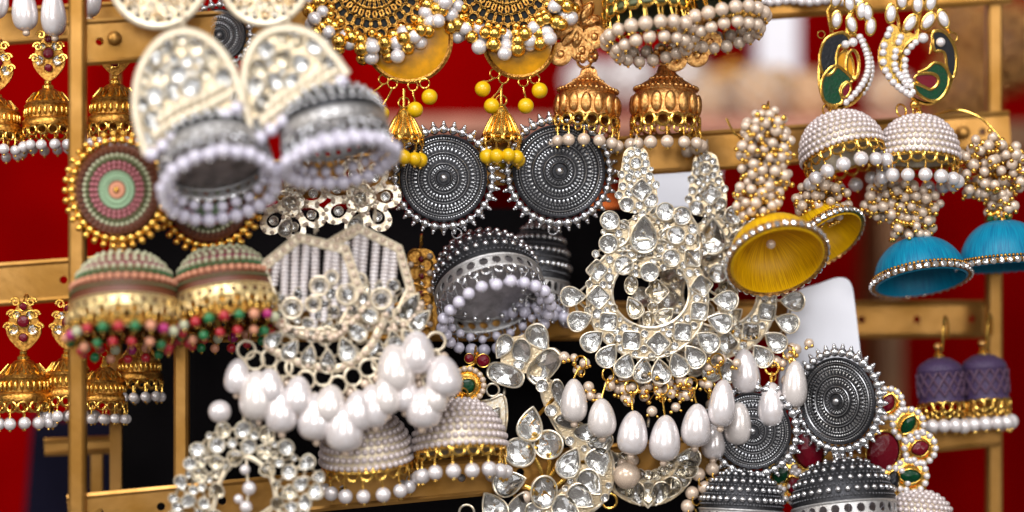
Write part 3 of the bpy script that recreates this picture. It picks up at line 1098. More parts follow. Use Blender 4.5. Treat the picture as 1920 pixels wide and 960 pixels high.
# ------------------------------------------------------------------ multicolour discs with striped bells
def multi(cx, cy, R, d, bx, by, BR, BH, label, yaw, tilt, roll):
    T = Thing('multicolour_earring', label, 'earring', cx, cy, d, 'multicolour disc earrings with striped bells')
    dk = T.part('disc', EBROWN, lambda g: lathe(g, [(R, -2), (R, 5), (R - 4, 8), (R - 8, 5), (R * .2, 6), (0.5, 6)], 48, FRONT), T.L(cx, cy), (0, 0, yaw))

    def annulus(r0, r1, h, m, nm):
        T.part(nm, m, lambda g: lathe(g, [(r1, 5), (r1 - 1, h), (r0 + 1, h), (r0, 5)], 48, FRONT), parent=dk)

    def brow(q, s, m, n, h=8):
        def fn(g):
            for i in range(n):
                a = 2 * pi * i / n
                ball(g, (q * cos(a), -h, q * sin(a)), s, 2)
        T.part('bead_row', m, fn, parent=dk, kind='stuff')
    annulus(R * .21, R * .42, 8.5, MINT, 'mint_ring')
    annulus(2, R * .19, 9.5, PEACH, 'orange_ring')
    brow(R * .30, 3.2, MINT, 22, 9)
    brow(R * .40, 3.2, MINT, 30, 9)
    brow(R * .50, 4.2, PINK, 26)
    brow(R * .60, 4.4, PINK, 30)
    brow(R * .69, 4.0, OLIVE, 38)
    brow(R * .78, 4.0, SAGE, 40, 6)
    brow(R * .88, 4.2, EBROWN, 44)
    annulus(R * .70, R * .80, 7, OLIVE, 'olive_ring')
    obj('ball', m_ball(GOLD), dk, (0, -11, 0), (0, 0, 0), 6)
    n = 34
    for i in range(n):
        a = 2 * pi * i / n
        obj('ball', m_ball(GOLD), dk, ((R + 9) * cos(a), 0, (R + 9) * sin(a)), (0, 0, 0), 8.6)
        obj('ball', m_ball(GOLD), dk, ((R + 22) * cos(a), 0, (R + 22) * sin(a)), (0, 0, 0), 6.6)
    T.ring(bx, by - BH - 6, 11, GOLD, 4)
    prof = [(r, z + 10) for r, z in dome_profile(BR, BH - 10)]
    cols = [REDB, GREENB, PEACH, MAGB, SAGE, REDB, GREENB]
    jhumka(T, bx, by, BR, BH, EBROWN, tilt=tilt, roll=roll, prof=prof, cap=(GOLD, 14, 22),
           rows=[(.24, 5, 20, SAGE, True), (.33, 5, 26, SAGE, True), (.385, 2.2, 70, MAGB, False), (.44, 5.4, 31, SAGE, True), (.50, 2.4, 80, MAGB, False), (.56, 5.6, 36, SAGE, True), (.63, 3.0, 80, GREENB, False), (.72, 6.4, 40, PEACH, True), (.81, 3, 100, OLIVE, False)],
           band=(BR * .99, 20, BR * 1.03, -2, 28, CREAMGOLD, .5), loops=[(22, 10, BR * 1.05, -9, CREAMGOLD), (22, 7, BR * 1.06, -24, GOLD)],
           fringe=[(22, 10, BR * 1.04, -42, cols, GOLD, -26), (15, 9, BR * .8, -66, [GREENB, REDB, REDB, PEACH], GOLD, -30)])
    T.part('skirt', ANTIQUE, lambda g: perforated_band(g, BR * .97, -2, BR * .9, -34, 30, .5), T.L(bx, by), (tilt, roll, 0))
    T.hook(cx, cy - R - 26, GOLD)


multi(222, 356, 84, -150, 234, 592, 102, 122, 'multicolour round disc beside the brass post with striped bell', rad(-12), rad(-14), rad(-3))
multi(392, 372, 80, -110, 424, 572, 96, 112, 'multicolour disc half hidden behind the open silver bell', rad(-5), rad(-13), rad(-8))


# ------------------------------------------------------------------ yellow beaded crescents
def yellow(cx, cy, R, d, ax_, ay_, AR, jx, jy, beads, label):
    T = Thing('yellow_earring', label, 'earring', cx, cy, d, 'yellow beaded earrings')
    T.part('crescent', BLACKM, lambda g: strip(g, T.P2(ell(cx, cy, R, -R, 36, -pi * 1.05, .05 * pi, False)), T.P2(ell(cx, cy - 20, R * .25, -R * .25, 36, -pi * 1.05, .05 * pi, False)), -4, 6, False))

    def lat(g):
        for q in range(4):
            for i in range(15):
                a = -pi * (i + .5 + .5 * (q % 2)) / 15.5
                rr = R * (.42 + .17 * q)
                c = T.L(cx + rr * cos(a), cy - rr * sin(a), -7)
                tube(g, [(c[0] + R * .095 * cos(k * pi / 4), c[1], c[2] + R * .095 * sin(k * pi / 4)) for k in range(8)], 2.6, 5, True)
    T.part('lattice', ANTIQUE, lat)
    rnd = random.Random(int(cx))
    n = 19
    for i in range(n):
        a = -pi * (i + .5) / n
        ca, sa = cos(a), -sin(a)
        for q, r, m in ((.92, 8, GOLD), (1.04, 13, GOLD if i % 3 else PEARL), (1.18, 14, PEARL if i % 2 else GOLD), (1.32, 13.5, GOLD if i % 2 == 0 else PEARL)):
            if q == 1.32 and rnd.random() < .3:
                continue
            T.pearl(cx + R * q * ca * (1.0) + rnd.uniform(-5, 5), cy + R * q * sa + rnd.uniform(-4, 8), r * rnd.uniform(.9, 1.1), m, -8 + rnd.uniform(-14, 10), name='pearl' if m is PEARL else 'gold_bead')
    pl = T.part('amber_disc', AMBER, lambda g: lathe(g, [(AR, -3), (AR, 4), (AR * .8, 8), (0.5, 10)], 40, FRONT), T.L(ax_, ay_, 16))
    T.part('amber_rim', ANTIQUE, lambda g: tube(g, [(AR * cos(2 * pi * i / 48), -3, AR * sin(2 * pi * i / 48)) for i in range(48)], 5, 6, True), parent=pl)
    for (bx, by, r) in beads:
        dx, dz = bx - ax_, by - ay_
        l = math.hypot(dx, dz)
        ex, ey = ax_ + dx / l * (AR + 9), ay_ + dz / l * (AR + 9)
        T.ring(ex, ey, 9, GOLD, 10)
        if by > ey + r:
            T.wire([(ex, ey + 8, 10), ((ex + bx) / 2, (ey + by) / 2, 8), (bx, by - r, 10)], 1.8, GOLD)
        T.pearl(bx, by, r, YBEAD, 10, name='yellow_bead')
    T.ring(jx, jy - 66, 10, GOLD, 8)
    T.wire([(jx, jy - 92, 10), (jx, jy - 60, 8), (jx, jy - 46, 8)], 2.4, GOLD)
    pr = [(5, 60), (9, 56), (14, 46), (20, 28), (30, 8), (36, -6)]
    b = jhumka(T, jx, jy, 36, 50, GOLD, prof=pr, tilt=rad(-8), dy=8, loops=(12, 8, 36, -8, GOLD),
               fringe=(9, 14, 32, -44, YBEAD, GOLD, -14))
    for i in range(16):
        a = 2 * pi * i / 16
        o = obj('rib', m_sball(GOLD), b, (25 * cos(a), 25 * sin(a), 22), (0, rad(-27), a), (3.4, 3.4, 24))
    T.hook(cx, cy - 30, GOLD)


yellow(700, -36, 108, -25, 765, 72, 80, 757, 258, [(805, 181, 15), (778, 205, 15), (716, 212, 14), (697, 184, 13)], 'black and gold crescent with yellow beads beside the silver bell')
yellow(948, -44, 106, 0, 974, 78, 66, 940, 254, [(905, 166, 15), (922, 198, 15), (986, 198, 15), (1012, 169, 15)], 'black and gold crescent with yellow beads hanging between the oxidised discs')


# ------------------------------------------------------------------ coppery bells with leaf studs
def copper(px, py, R, d, sx, sy, label, leaf=True):
    T = Thing('copper_bell_earring', label, 'earring', px, py, d, 'coppery gold bell earrings')
    k = R / 64.0
    prof = [(10 * k, 98 * k), (14 * k, 88 * k), (16 * k, 80 * k), (30 * k, 66 * k), (46 * k, 56 * k), (54 * k, 52 * k), (52 * k, 46 * k), (58 * k, 36 * k), (60 * k, 20 * k), (56 * k, 6 * k), (58 * k, 0)]
    d_ = jhumka(T, px, py, R, 98 * k, COPPER, prof=prof, tilt=rad(-6), roll=rad(random.uniform(-3, 3)),
                rows=[(.50, 4, 34, COPPER, False), (.28, 3.4, 20, COPPER, False)],
                loops=[(15, 11 * k, 60 * k, -10 * k, GOLD), (15, 6 * k, 60 * k, -26 * k, GOLD)], fringe=(13, 11.5 * k, 62 * k, -50 * k, IVORY, GOLD, -24 * k))
    for i in range(15):
        a = 2 * pi * i / 15
        obj('petal', m_ball(COPPER), d_, (58 * k * cos(a), 58 * k * sin(a), 22 * k), (0, 0, a), (7 * k, 10.5 * k, 19 * k))

    def ribs(g):
        for i in range(24):
            a = 2 * pi * i / 24
            tube(g, [(r * k * cos(a), r * k * sin(a), z * k) for r, z in ((13, 92), (16, 80), (30, 67), (46, 57))], 2.0 * k, 5)
    T.part('rib', COPPER, ribs, parent=d_)
    T.ring(px - 4, py - 108 * k, 13 * k, COPPER, th=.25)
    T.ring(px + 12, py - 118 * k, 11 * k, COPPER, th=.25, yaw=.8)
    for i in range(6):
        T.pearl(px + 16 * k * cos(i * 1.05), py - 116 * k + 9 * sin(i * 1.05), 6 * k, COPPER, -6, name='gold_bead')
    # leafy stud
    for i, (a, l) in enumerate(((200, 50), (232, 46), (168, 54), (262, 40), (140, 50), (95, 56), (60, 46), (20, 40))):
        ca, sa = cos(rad(a)), sin(rad(a))
        o = obj('leaf', m_gem('marquise', COPPER), T.root, T.L(sx + ca * l * .62, sy - sa * l * .62, -4), (0, rad(90 - a), 0), (12, 22, l * .5))
        obj('leaf_rim', m_bezel('marquise', COPPER), o)
    for (x, y) in ((sx - 34, sy + 52), (sx + 6, sy + 44), (sx + 30, sy + 20), (sx - 12, sy + 18)):
        def cur(g, x=x, y=y):
            c = T.L(x, y, -6)
            tube(g, [(c[0] + (22 - .85 * i) * cos(i * .55), c[1], c[2] + (22 - .85 * i) * sin(i * .55)) for i in range(25)], 3.4, 5)
        T.part('curl', COPPER, cur)
        T.part('rosette', COPPER, lambda g: lathe(g, [(23, 0), (22, 5), (15, 7), (8, 5), (5, 9), (.5, 10)], 18, FRONT), T.L(x, y, -2))
    T.hook(sx, sy - 40, COPPER)
    return T


copper(1100, 222, 64, 40, 1084, 50, 'coppery gold bell with leafy stud hanging over the oxidised disc')
copper(1248, 222, 68, 45, 1300, 60, 'coppery gold bell below the green lattice bell')


# ------------------------------------------------------------------ lattice bells with cream pearls at the top
def lattice_bell(px, py, R, d, roll, label):
    T = Thing('lattice_bell_earring', label, 'earring', px, py - 60, d, 'lattice bells with double pearl fringe')
    prof = [(r, z + 4) for r, z in dome_profile(R, R * 1.15)]
    jhumka(T, px, py, R, R * 1.15, OLIVE, prof=prof, tilt=rad(-15), roll=roll, cap=(GOLD, 14, 24), rows=[(.45, 4, 40, GOLD, False), (.6, 4, 48, GOLD, False)],
           loops=[(20, 12, R * 1.03, 6, GOLD), (20, 12, R * .99, 30, GOLD), (20, 10, R * .9, 52, GOLD)],
           fringe=[(19, 13.5, R * 1.04, -38, IVORY, GOLD, -2), (16, 12, R * .84, -62, IVORY, GOLD, -4)])
    T.hook(px, py - R * 1.15 - 34, GOLD)


lattice_bell(1214, 34, 80, -10, rad(-6), 'olive and gold lattice bell with cream pearls above the coppery bell')
lattice_bell(1348, 8, 76, 0, rad(-10), 'olive and gold lattice bell with cream pearls before the white box')
T = Thing('pearl_bangle', 'row of small pearls peeping over the top brass bar', 'bangle', 1505, -40, 110)
for i in range(13):
    T.pearl(1428 + i * 15, 2 + 2 * sin(i * 1.3), 9, PEARL, 0)
T.part('bangle_band', GOLD, lambda g: tube(g, [T.L(1420 + i * 16, -8 - 8 * sin(pi * i / 12), 0) for i in range(13)], 4, 6))


# ------------------------------------------------------------------ pearl studded bells
def studded_rows(R, H, br, n0=.06, n=10):
    pr = dome_profile(R, H)
    rows = []
    ts = [i / (n - 1) for i in range(n)]
    for t in ts:
        r = prof_at(pr, min(.995, .07 + .90 * t))[0]
        rows.append((min(.995, .07 + .90 * t), br, max(6, int(2 * pi * (r + br * .35) / (br * 2.12))), SEED, True))
    return rows


def studded_bell(T, px, py, R, H, tilt, roll, br=5.4, nrow=9, fz=-40, fr=13.5, fn=14, m=GOLD, rows=None, dy=0):
    return jhumka(T, px, py, R, H, CREAM, tilt=tilt, roll=roll, rows=rows or studded_rows(R, H, br, n=nrow), cap=(m, 12, 24), dy=dy,
                  loops=[(20, 11, R * .99, -9, m)], fringe=(fn, fr, R * .97, fz, PEARL, m, -16),
                  band=(R * 1.0, 1, R * .99, -5, 60, m, .3))


T = Thing('peacock_earring', 'black necked peacock enamel earring with pearl studded bell', 'earring', 1582, 110, 40, 'peacock earrings')
T.enamel([(1578, 62), (1594, 78), (1584, 92), (1575, 86), (1568, 102), (1566, 128), (1553, 141), (1540, 134), (1536, 104), (1548, 74)], EBLACK, dy=-4)
T.enamel([(1566, 124), (1586, 137), (1597, 152), (1585, 158), (1576, 172), (1578, 192), (1560, 198), (1543, 188), (1539, 158), (1549, 135)], EGREEN, dy=-5)
T.enamel([(1590, 154), (1594, 168), (1586, 182), (1576, 180), (1574, 168), (1580, 158)], ERED, dy=-6, rr=2.5)
T.enamel([(1572, 104), (1586, 94), (1598, 112), (1600, 146), (1584, 134), (1568, 124)], AMBER, dy=2, rr=2.5, name='breast')
T.part('body_frame', GOLD, lambda g: tube(g, [(p[0], 4, p[1]) for p in T.P2(smooth([(1538, 120), (1548, 78), (1575, 62), (1612, 70), (1630, 100), (1628, 150), (1600, 192), (1560, 200), (1540, 170)], 4))], 4.5, 6, True))
T.part('oval_frame', GOLD, lambda g: tube(g, [(p[0], -4, p[1]) for p in T.P2(ell(1598, 122, 12, 28, 20))], 3.5, 6, True))
for i in range(16):
    t = i / 15
    x = 1606 + 22 * sin(pi * (t * .9 + .05)) + 2
    y = 70 + t * 122
    T.pearl(x - (t ** 3) * 26, y, 6.6, PEARL, -6)
    if i < 13:
        T.pearl(x + 8 - (t ** 3) * 22, y + 6, 5.6, PEARL, 6)
T.pearl(1584, 84, 8, PEARL, -10)
T.pearl(1598, 80, 9, PEARL, -8)
for (x, y, a) in ((1568, 38, .15), (1596, 46, -.25), (1615, 20, .1), (1626, 24, -.1), (1592, 6, -.1), (1568, -2, .3), (1632, 50, .1)):
    o = obj('marquise_pearl', m_ball(PEARL), T.root, T.L(x, y, -6), (0, a, 0), (8.5, 7, 14.5))
    obj('bezel', m_ring(GOLD, .18), o, (0, .35, 0), (0, 0, 0), 1.12)
T.part('stem', GOLD, lambda g: tube(g, [T.L(1590, -40, 4), T.L(1597, 20, 4), T.L(1590, 70, 4)], 7, 6))
T.part('stem', GOLD, lambda g: tube(g, [T.L(1560, 60, 4), T.L(1552, 20, 3), T.L(1575, -10, 4)], 4, 6))
T.ring(1540, 65, 7, GOLD)
T.ring(1552, 205, 11, GOLD, 2, .5)
T.pearl(1566, 200, 6, GOLD, 0, 'gold_bead')
studded_bell(T, 1582, 290, 78, 78, rad(-17), rad(-14))
T.hook(1590, -38, GOLD)

T = Thing('peacock_earring', 'green tailed peacock enamel earring with triple pearl strands and pearl bell', 'earring', 1716, 110, 44, 'peacock earrings')
T.enamel([(1752, 118), (1768, 124), (1778, 142), (1774, 168), (1758, 188), (1738, 188), (1718, 174), (1712, 158), (1728, 162), (1744, 168), (1757, 158), (1756, 144), (1744, 138), (1720, 138), (1736, 130)], EGREEN, dy=-4)
T.enamel([(1722, 140), (1744, 139), (1756, 146), (1756, 158), (1744, 168), (1726, 160), (1714, 148)], ERED, dy=-3, rr=2.5)
T.enamel([(1750, 60), (1770, 62), (1787, 86), (1792, 116), (1786, 146), (1775, 132), (1770, 102), (1760, 96), (1752, 96), (1746, 78)], EBLACK, dy=-4)
T.part('frame', GOLD, lambda g: tube(g, [(p[0], 4, p[1]) for p in T.P2(smooth([(1752, 60), (1782, 86), (1788, 130), (1775, 172), (1745, 194), (1712, 184), (1690, 158), (1684, 120), (1700, 84), (1728, 66)], 5))], 4, 6, True))
T.part('strand_plate', GOLD, lambda g: strip(g, T.P2(smooth([(1672, 44), (1648, 90), (1652, 130), (1680, 165), (1712, 184)], 5, False)), T.P2(smooth([(1722, 68), (1700, 100), (1696, 130), (1706, 150), (1716, 178)], 5, False)), 3, 8, False))
for pts, n, r in (([(1668, 56), (1656, 90), (1657, 125), (1672, 152), (1690, 168), (1706, 178)], 12, 7),
                  ([(1688, 70), (1678, 100), (1678, 128), (1690, 146), (1700, 160)], 10, 6.6),
                  ([(1716, 80), (1700, 98), (1696, 122), (1698, 140), (1706, 155), (1712, 172)], 10, 6.6)):
    S = smooth(pts, 8, False)
    for i in range(n):
        p = S[int(i * (len(S) - 1) / (n - 1))]
        T.pearl(p[0], p[1], r, PEARL, -5)
T.pearl(1762, 80, 9, PEARL, -10)
T.pearl(1730, 72, 10, PEARL, -7)
T.part('beak', GOLD, lambda g: tube(g, [T.L(1750, 62, -4), T.L(1748, 84, -4), T.L(1742, 102, -5)], [3, 6, 1.5], 6))
for (x, y, a) in ((1670, 26, .1), (1706, 44, .55), (1740, 40, .6), (1768, 36, -.35), (1720, 8, 0), (1745, 4, .2), (1690, 0, -.1)):
    o = obj('marquise_pearl', m_ball(PEARL), T.root, T.L(x, y, -6), (0, a, 0), (9, 7, 15.5))
    obj('bezel', m_ring(GOLD, .18), o, (0, .35, 0), (0, 0, 0), 1.12)
T.part('stem', GOLD, lambda g: tube(g, [T.L(1718, -40, 4), T.L(1722, 20, 4), T.L(1722, 74, 4)], 7, 6))
T.part('stem', GOLD, lambda g: tube(g, [T.L(1690, 60, 4), T.L(1680, 20, 3), T.L(1712, -10, 4), T.L(1755, 10, 4), T.L(1782, 62, 3)], 4, 6))
T.ring(1786, 70, 9, GOLD)
T.ring(1690, 207, 12, GOLD, 2, .6)
T.ring(1718, 207, 11, GOLD, 2, .9)
T.pearl(1714, 196, 9, GOLD, -2, 'gold_bead')
studded_bell(T, 1722, 297, 74, 78, rad(-9), rad(2), fz=-44)
T.hook(1718, -38, GOLD)

T = Thing('pearl_bell_earring', 'pearl studded bell with round gold loops, partly under the blurred pearl drops', 'earring', 688, 770, -25, 'pearl bells over the bottom bar')
studded_bell(T, 688, 862, 84, 92, rad(9), rad(-4), br=6.2, fz=-50, fr=14, fn=14)
T.ring(688, 748, 11, GOLD)
T.hook(688, 740, GOLD, up=14)
T = Thing('pearl_bell_earring', 'pearl studded bell with gold loops below the green stone stud', 'earring', 862, 750, -20, 'pearl bells over the bottom bar')
studded_bell(T, 862, 842, 86, 90, rad(-10), rad(-4), br=6.2, fz=-48, fr=14, fn=15)
T.ring(866, 738, 11, GOLD)
T.hook(866, 730, GOLD, up=14)


# ------------------------------------------------------------------ silk thread bells under pearl clusters
def silk_bell(T, px, py, R, H, m, tilt, roll, ns=38, dy=0, gem=6.0):
    d = jhumka(T, px, py, R, H, m, tilt=tilt, roll=roll, cap=(GOLD, 14, 20), dy=dy, n=64)

    def chain(g):
        for i in range(ns * 2):
            a = 2 * pi * i / (ns * 2)
            ball(g, (R * 1.035 * cos(a), R * 1.035 * sin(a), gem * 1.9), gem * .48, 2)
        tube(g, [(R * 1.03 * cos(2 * pi * i / 60), R * 1.03 * sin(2 * pi * i / 60), gem * .6) for i in range(60)], gem * .8, 6, True)
    T.part('gold_chain', ANTIQUE, chain, parent=d, kind='stuff')
    for i in range(ns):
        a = 2 * pi * i / ns
        obj('rhinestone', m_gem('round', RHINE), d, (R * 1.075 * cos(a), R * 1.075 * sin(a), gem * .5), (0, 0, a + pi / 2), (gem, gem * 1.5, gem))
    return d


T = Thing('yellow_silk_earring', 'yellow silk bell with open mouth and rhinestone rim under pearl cluster', 'earring', 1435, 300, -70, 'yellow silk thread bells')
cluster(T, 1435, 285, 50, 84, 100, 10.5, IVORY, seed=3)
cluster(T, 1420, 372, 46, 40, 36, 10, IVORY, seed=4)
T.wire([(1362, 222, 0), (1375, 248, -4), (1392, 262, 0)], 2.4, GOLD)
silk_bell(T, 1458, 488, 91, 84, YSILK, rad(-42), rad(-13), gem=7)
T.wire([(1435, 360, 0), (1436, 410, 10), (1440, 430, 16)], 3, GOLD)
T.pearl(1446, 458, 9, IVORY, 6)
T.hook(1440, 216, GOLD)
T = Thing('yellow_silk_earring', 'yellow silk bell behind the open one, before the white card', 'earring', 1545, 380, 45, 'yellow silk thread bells')
cluster(T, 1540, 376, 52, 40, 50, 10, IVORY, seed=5)
silk_bell(T, 1555, 448, 70, 66, YSILK, rad(-34), rad(-32), gem=6.5)
T.hook(1540, 340, GOLD)
T = Thing('blue_silk_earring', 'blue silk bell under dense pearl cone below the peacock bells', 'earring', 1706, 390, 66, 'blue silk thread bells')
cluster(T, 1690, 378, 76, 38, 80, 10, IVORY, seed=6)
cluster(T, 1712, 420, 40, 36, 36, 9.5, IVORY, seed=7)
silk_bell(T, 1728, 528, 88, 84, BSILK, rad(-18), rad(-7), gem=6.5)
T.hook(1706, 344, GOLD)
T = Thing('blue_silk_earring', 'blue silk bell under loose pearl cluster on a long curved wire', 'earring', 1862, 330, 75, 'blue silk thread bells')
cluster(T, 1862, 315, 72, 62, 76, 10.5, IVORY, seed=8)
cluster(T, 1872, 378, 30, 32, 18, 10, IVORY, seed=9)
silk_bell(T, 1884, 500, 84, 88, BSILK, rad(-7), rad(-3), gem=6.5)
T.wire([(1757, 214, 30), (1800, 206, 10), (1842, 224, 0), (1874, 258, 0)], 2.6, GOLD, 'ear_hook')
for i in range(7):
    T.pearl(1872 + 18 * cos(i * .9), 405 + 5 * sin(i * .9), 8, GOLD, 6 * sin(i * .9) - 4, 'gold_bead')


# ------------------------------------------------------------------ oxidised silver discs with bells
def oxid(cx, cy, R, d, label, bell, yaw=0.0, tilt=0.0, nb=34, pm=LILAC, bdy=6):
    T = Thing('oxidised_disc_earring', label, 'earring', cx, cy, d, 'oxidised silver disc earrings')
    granule_disc(T, cx, cy, R, yaw=yaw, tilt=tilt, nb=nb)
    bx, by, BR, BH, tl, rl = bell
    z0 = 62
    prof = [(r, z + z0) for r, z in dome_profile(BR * .98, BH - z0)]
    rows = [(.16, 4.2, 11, SILVER, True), (.27, 4.6, 19, SILVER, True), (.37, 2.2, 44, GRAN2, False), (.46, 5.2, 26, SILVER, True), (.55, 2.2, 60, GRAN2, False), (.64, 5.6, 30, SILVER, True), (.73, 2.2, 72, GRAN2, False), (.82, 6.0, 34, SILVER, True), (.91, 2.2, 84, GRAN2, False)]
    if by < 1100:
        jhumka(T, bx, by, BR, BH, OXID, tilt=tl, roll=rl, prof=prof, rows=rows, cap=(SILVER, 11, 18), dy=bdy, inner=LINING2,
               band=(BR * .99, z0, BR * 1.0, z0 - 26, 26, MATSIL, .70), loops=[(26, 8, BR, z0 - 34, SILVER)],
               fringe=[(int(2 * pi * BR / 27), 11.5, BR * 1.0, -8, pm, SILVER, z0 - 30), (20, 8, BR * .84, 8, LILAC, SILVER, 30), (14, 6, BR * .6, 34, SILVER, SILVER, 60)])
    T.ring(cx + (bx - cx) * .25, cy + R + 22, 9, SILVER)
    T.hook(cx, cy - R - 8, SILVER, dy=4, up=8)
    return T


oxid(832, 334, 82, -12, 'large oxidised silver disc beside the yellow bead tassel', (930, 588, 104, 172, rad(-36), rad(-17)), nb=32)
oxid(1048, 321, 88, 30, 'large oxidised silver disc under the coppery bell', (1004, 592, 62, 178, rad(-10), rad(4)), nb=36, yaw=rad(8), bdy=95)
oxid(1572, 752, 82, 18, 'turned oxidised silver disc standing out against the white card', (1590, 1012, 99, 152, rad(-12), rad(-5)), yaw=rad(-40), nb=34)
oxid(1412, 808, 72, 40, 'oxidised silver disc half hidden behind hanging pearl drops', (1388, 1020, 80, 138, rad(-6), rad(3)), yaw=rad(-12), nb=30)


# ------------------------------------------------------------------ the big kundan chandeliers with pearl drops
def zc(x, y):                      # coordinates read off an enlarged view of the photograph
    return 1040 + .479 * x, 270 + .479 * y


def chandelier(label, drops, d=0, bunch=False):
    T = Thing('kundan_chandelier', label, 'earring', 1215, 540, d, 'kundan chandelier earrings')
    A = T.P2(ell(1214, 560, 113, 112, 56))
    B = T.P2(ell(1220, 549, 73, 66, 56))
    T.part('crescent_plate', GILT, lambda g: strip(g, A, B, 8, 12))
    T.part('inner_rim', CHAMP, lambda g: tube(g, [(p[0], 0, p[1]) for p in B], 3.6, 6, True))
    T.part('outer_rim', CHAMP, lambda g: tube(g, [(p[0], 1, p[1]) for p in A], 3.2, 6, True))
    # crown plate
    C = T.P2(smooth([(1130, 440), (1140, 405), (1165, 420), (1200, 400), (1245, 390), (1290, 395), (1310, 430), (1318, 480), (1285, 500), (1240, 508), (1210, 522), (1165, 510), (1135, 480)], 4))
    T.part('crown_plate', GILT, lambda g: plate(g, C, 9, 12))
    rnd = random.Random(5)
    for (x, y, r, k) in ((165, 495, 25, .78), (170, 600, 27, .78), (210, 695, 25, .1), (300, 768, 26, .05), (405, 780, 27, .8), (500, 735, 25, .1), (565, 655, 25, .15), (575, 555, 26, .6), (540, 447, 24, .05)):
        X, Y = zc(x, y)
        T.stone('square', X, Y, r * .479 * 1.3, rot=k, dy=-3)
    for (x, y) in ((135, 548), (190, 550), (232, 642), (272, 718), (352, 742), (350, 803), (447, 742), (520, 682), (556, 603), (527, 505), (130, 650), (250, 760), (160, 430), (215, 452), (490, 500), (470, 790), (545, 710), (385, 460), (420, 350), (300, 430), (500, 410), (250, 350), (450, 400)):
        X, Y = zc(x, y)
        T.stone('round', X, Y, 6.8, dy=-2)
    for (x, y, r) in ((215, 300, 30), (210, 390, 30), (270, 475, 30), (370, 500, 30), (455, 447, 28), (475, 357, 29), (497, 282, 29), (432, 266, 29)):
        X, Y = zc(x, y)
        T.stone('round', X, Y, r * .479 * 1.18, dy=-6)
    # tendrils between the round stones
    for pts in (((250, 300), (290, 330), (285, 380), (240, 410)), ((395, 300), (370, 270), (400, 240)), ((530, 280), (560, 330), (570, 400), (545, 420)), ((240, 420), (300, 420), (340, 440)), ((410, 360), (440, 330), (500, 330))):
        T.wire([(*zc(*p), -2) for p in pts], 3.0, CHAMP, 'tendril', 5)
    X, Y = zc(348, 352)
    T.stone('tear', X, Y, 24, 34, dy=-10)
    # petals round the outside, tips turned in
    for (x, y) in ((72, 597), (100, 690), (148, 768), (207, 826), (275, 866), (345, 886), (414, 890), (482, 862), (545, 830), (598, 772), (645, 697), (668, 612)):
        X, Y = zc(x, y)
        a = math.atan2(X - 1214, Y - 556)
        T.stone('tear', X, Y, 18, 23, rot=-a, dy=-4)
    T.fill(ell(1214, 560, 110, 109, 40), (9, 7.5, 6, 4.5), 900, hole=ell(1220, 549, 76, 69, 40), dy=-1, seed=4, gap=1.03)
    T.fill([(p[0] + T.ax, T.ay - p[1]) for p in C], (9, 7.5, 6, 4.5), 700, dy=-1, seed=5, gap=1.03)
    T.web(CHAMP)
    # inner ornament
    for (k, x, y, sx, sy, r) in (('square', 402, 578, 17, 17, .78), ('tear', 312, 640, 15, 21, -.5), ('round', 300, 552, 12, 17, .1), ('tear', 432, 672, 14, 19, .9), ('round', 385, 640, 9, 9, 0), ('round', 388, 550, 8, 8, 0), ('tear', 370, 690, 11, 15, 3)):
        X, Y = zc(x, y)
        T.stone(k, X, Y, sx, sy, r, dy=8, bez=CHAMP, m=CRYST2)
    T.wire([(1227, 505, 4), (1224, 530, 10), (1222, 600, 10), (1221, 613, 4)], 3, CHAMP)
    # stud
    X0, Y0 = zc(318, 75)
    T.part('stud_plate', GILT, lambda g: plate(g, T.P2(smooth([(X0 - 27, Y0 + 6), (X0 - 20, Y0 - 24), (X0, Y0 - 32), (X0 + 20, Y0 - 24), (X0 + 28, Y0 + 6), (X0 + 40, Y0 + 50), (X0 + 36, Y0 + 80), (X0 + 10, Y0 + 92), (X0 - 20, Y0 + 90), (X0 - 34, Y0 + 66)], 4)), 8, 12))
    for i in range(9):
        a = 2 * pi * i / 9
        T.stone('round', X0 + 19 * cos(a), Y0 + 21 * sin(a), 6.6, dy=-3)
    T.stone('round', X0, Y0, 10, dy=-5)
    X, Y = zc(340, 182)
    T.stone('square', X, Y, 16, rot=.78, dy=-6)
    for (x, y, r) in ((282, 236, 13), (375, 220, 13), (265, 165, 7), (395, 160, 7), (330, 240, 7), (290, 130, 7), (370, 125, 7), (250, 200, 7)):
        X, Y = zc(x, y)
        T.stone('round', X, Y, r, dy=-4)
    T.ring(1203, 408, 9, CHAMP, 6)
    T.hook(X0, Y0 - 28, CHAMP)
    T.fill([(X0 - 27, Y0 + 6), (X0 - 20, Y0 - 24), (X0, Y0 - 32), (X0 + 20, Y0 - 24), (X0 + 28, Y0 + 6), (X0 + 38, Y0 + 50), (X0 + 34, Y0 + 80), (X0 + 10, Y0 + 92), (X0 - 20, Y0 + 88), (X0 - 32, Y0 + 66)], (7, 5.5, 4.2), 500, dy=-2, seed=6, gap=1.03)
    if bunch:
        cluster(T, 1235, 722, 100, 26, 26, 10, IVORY, dy=20, seed=21)
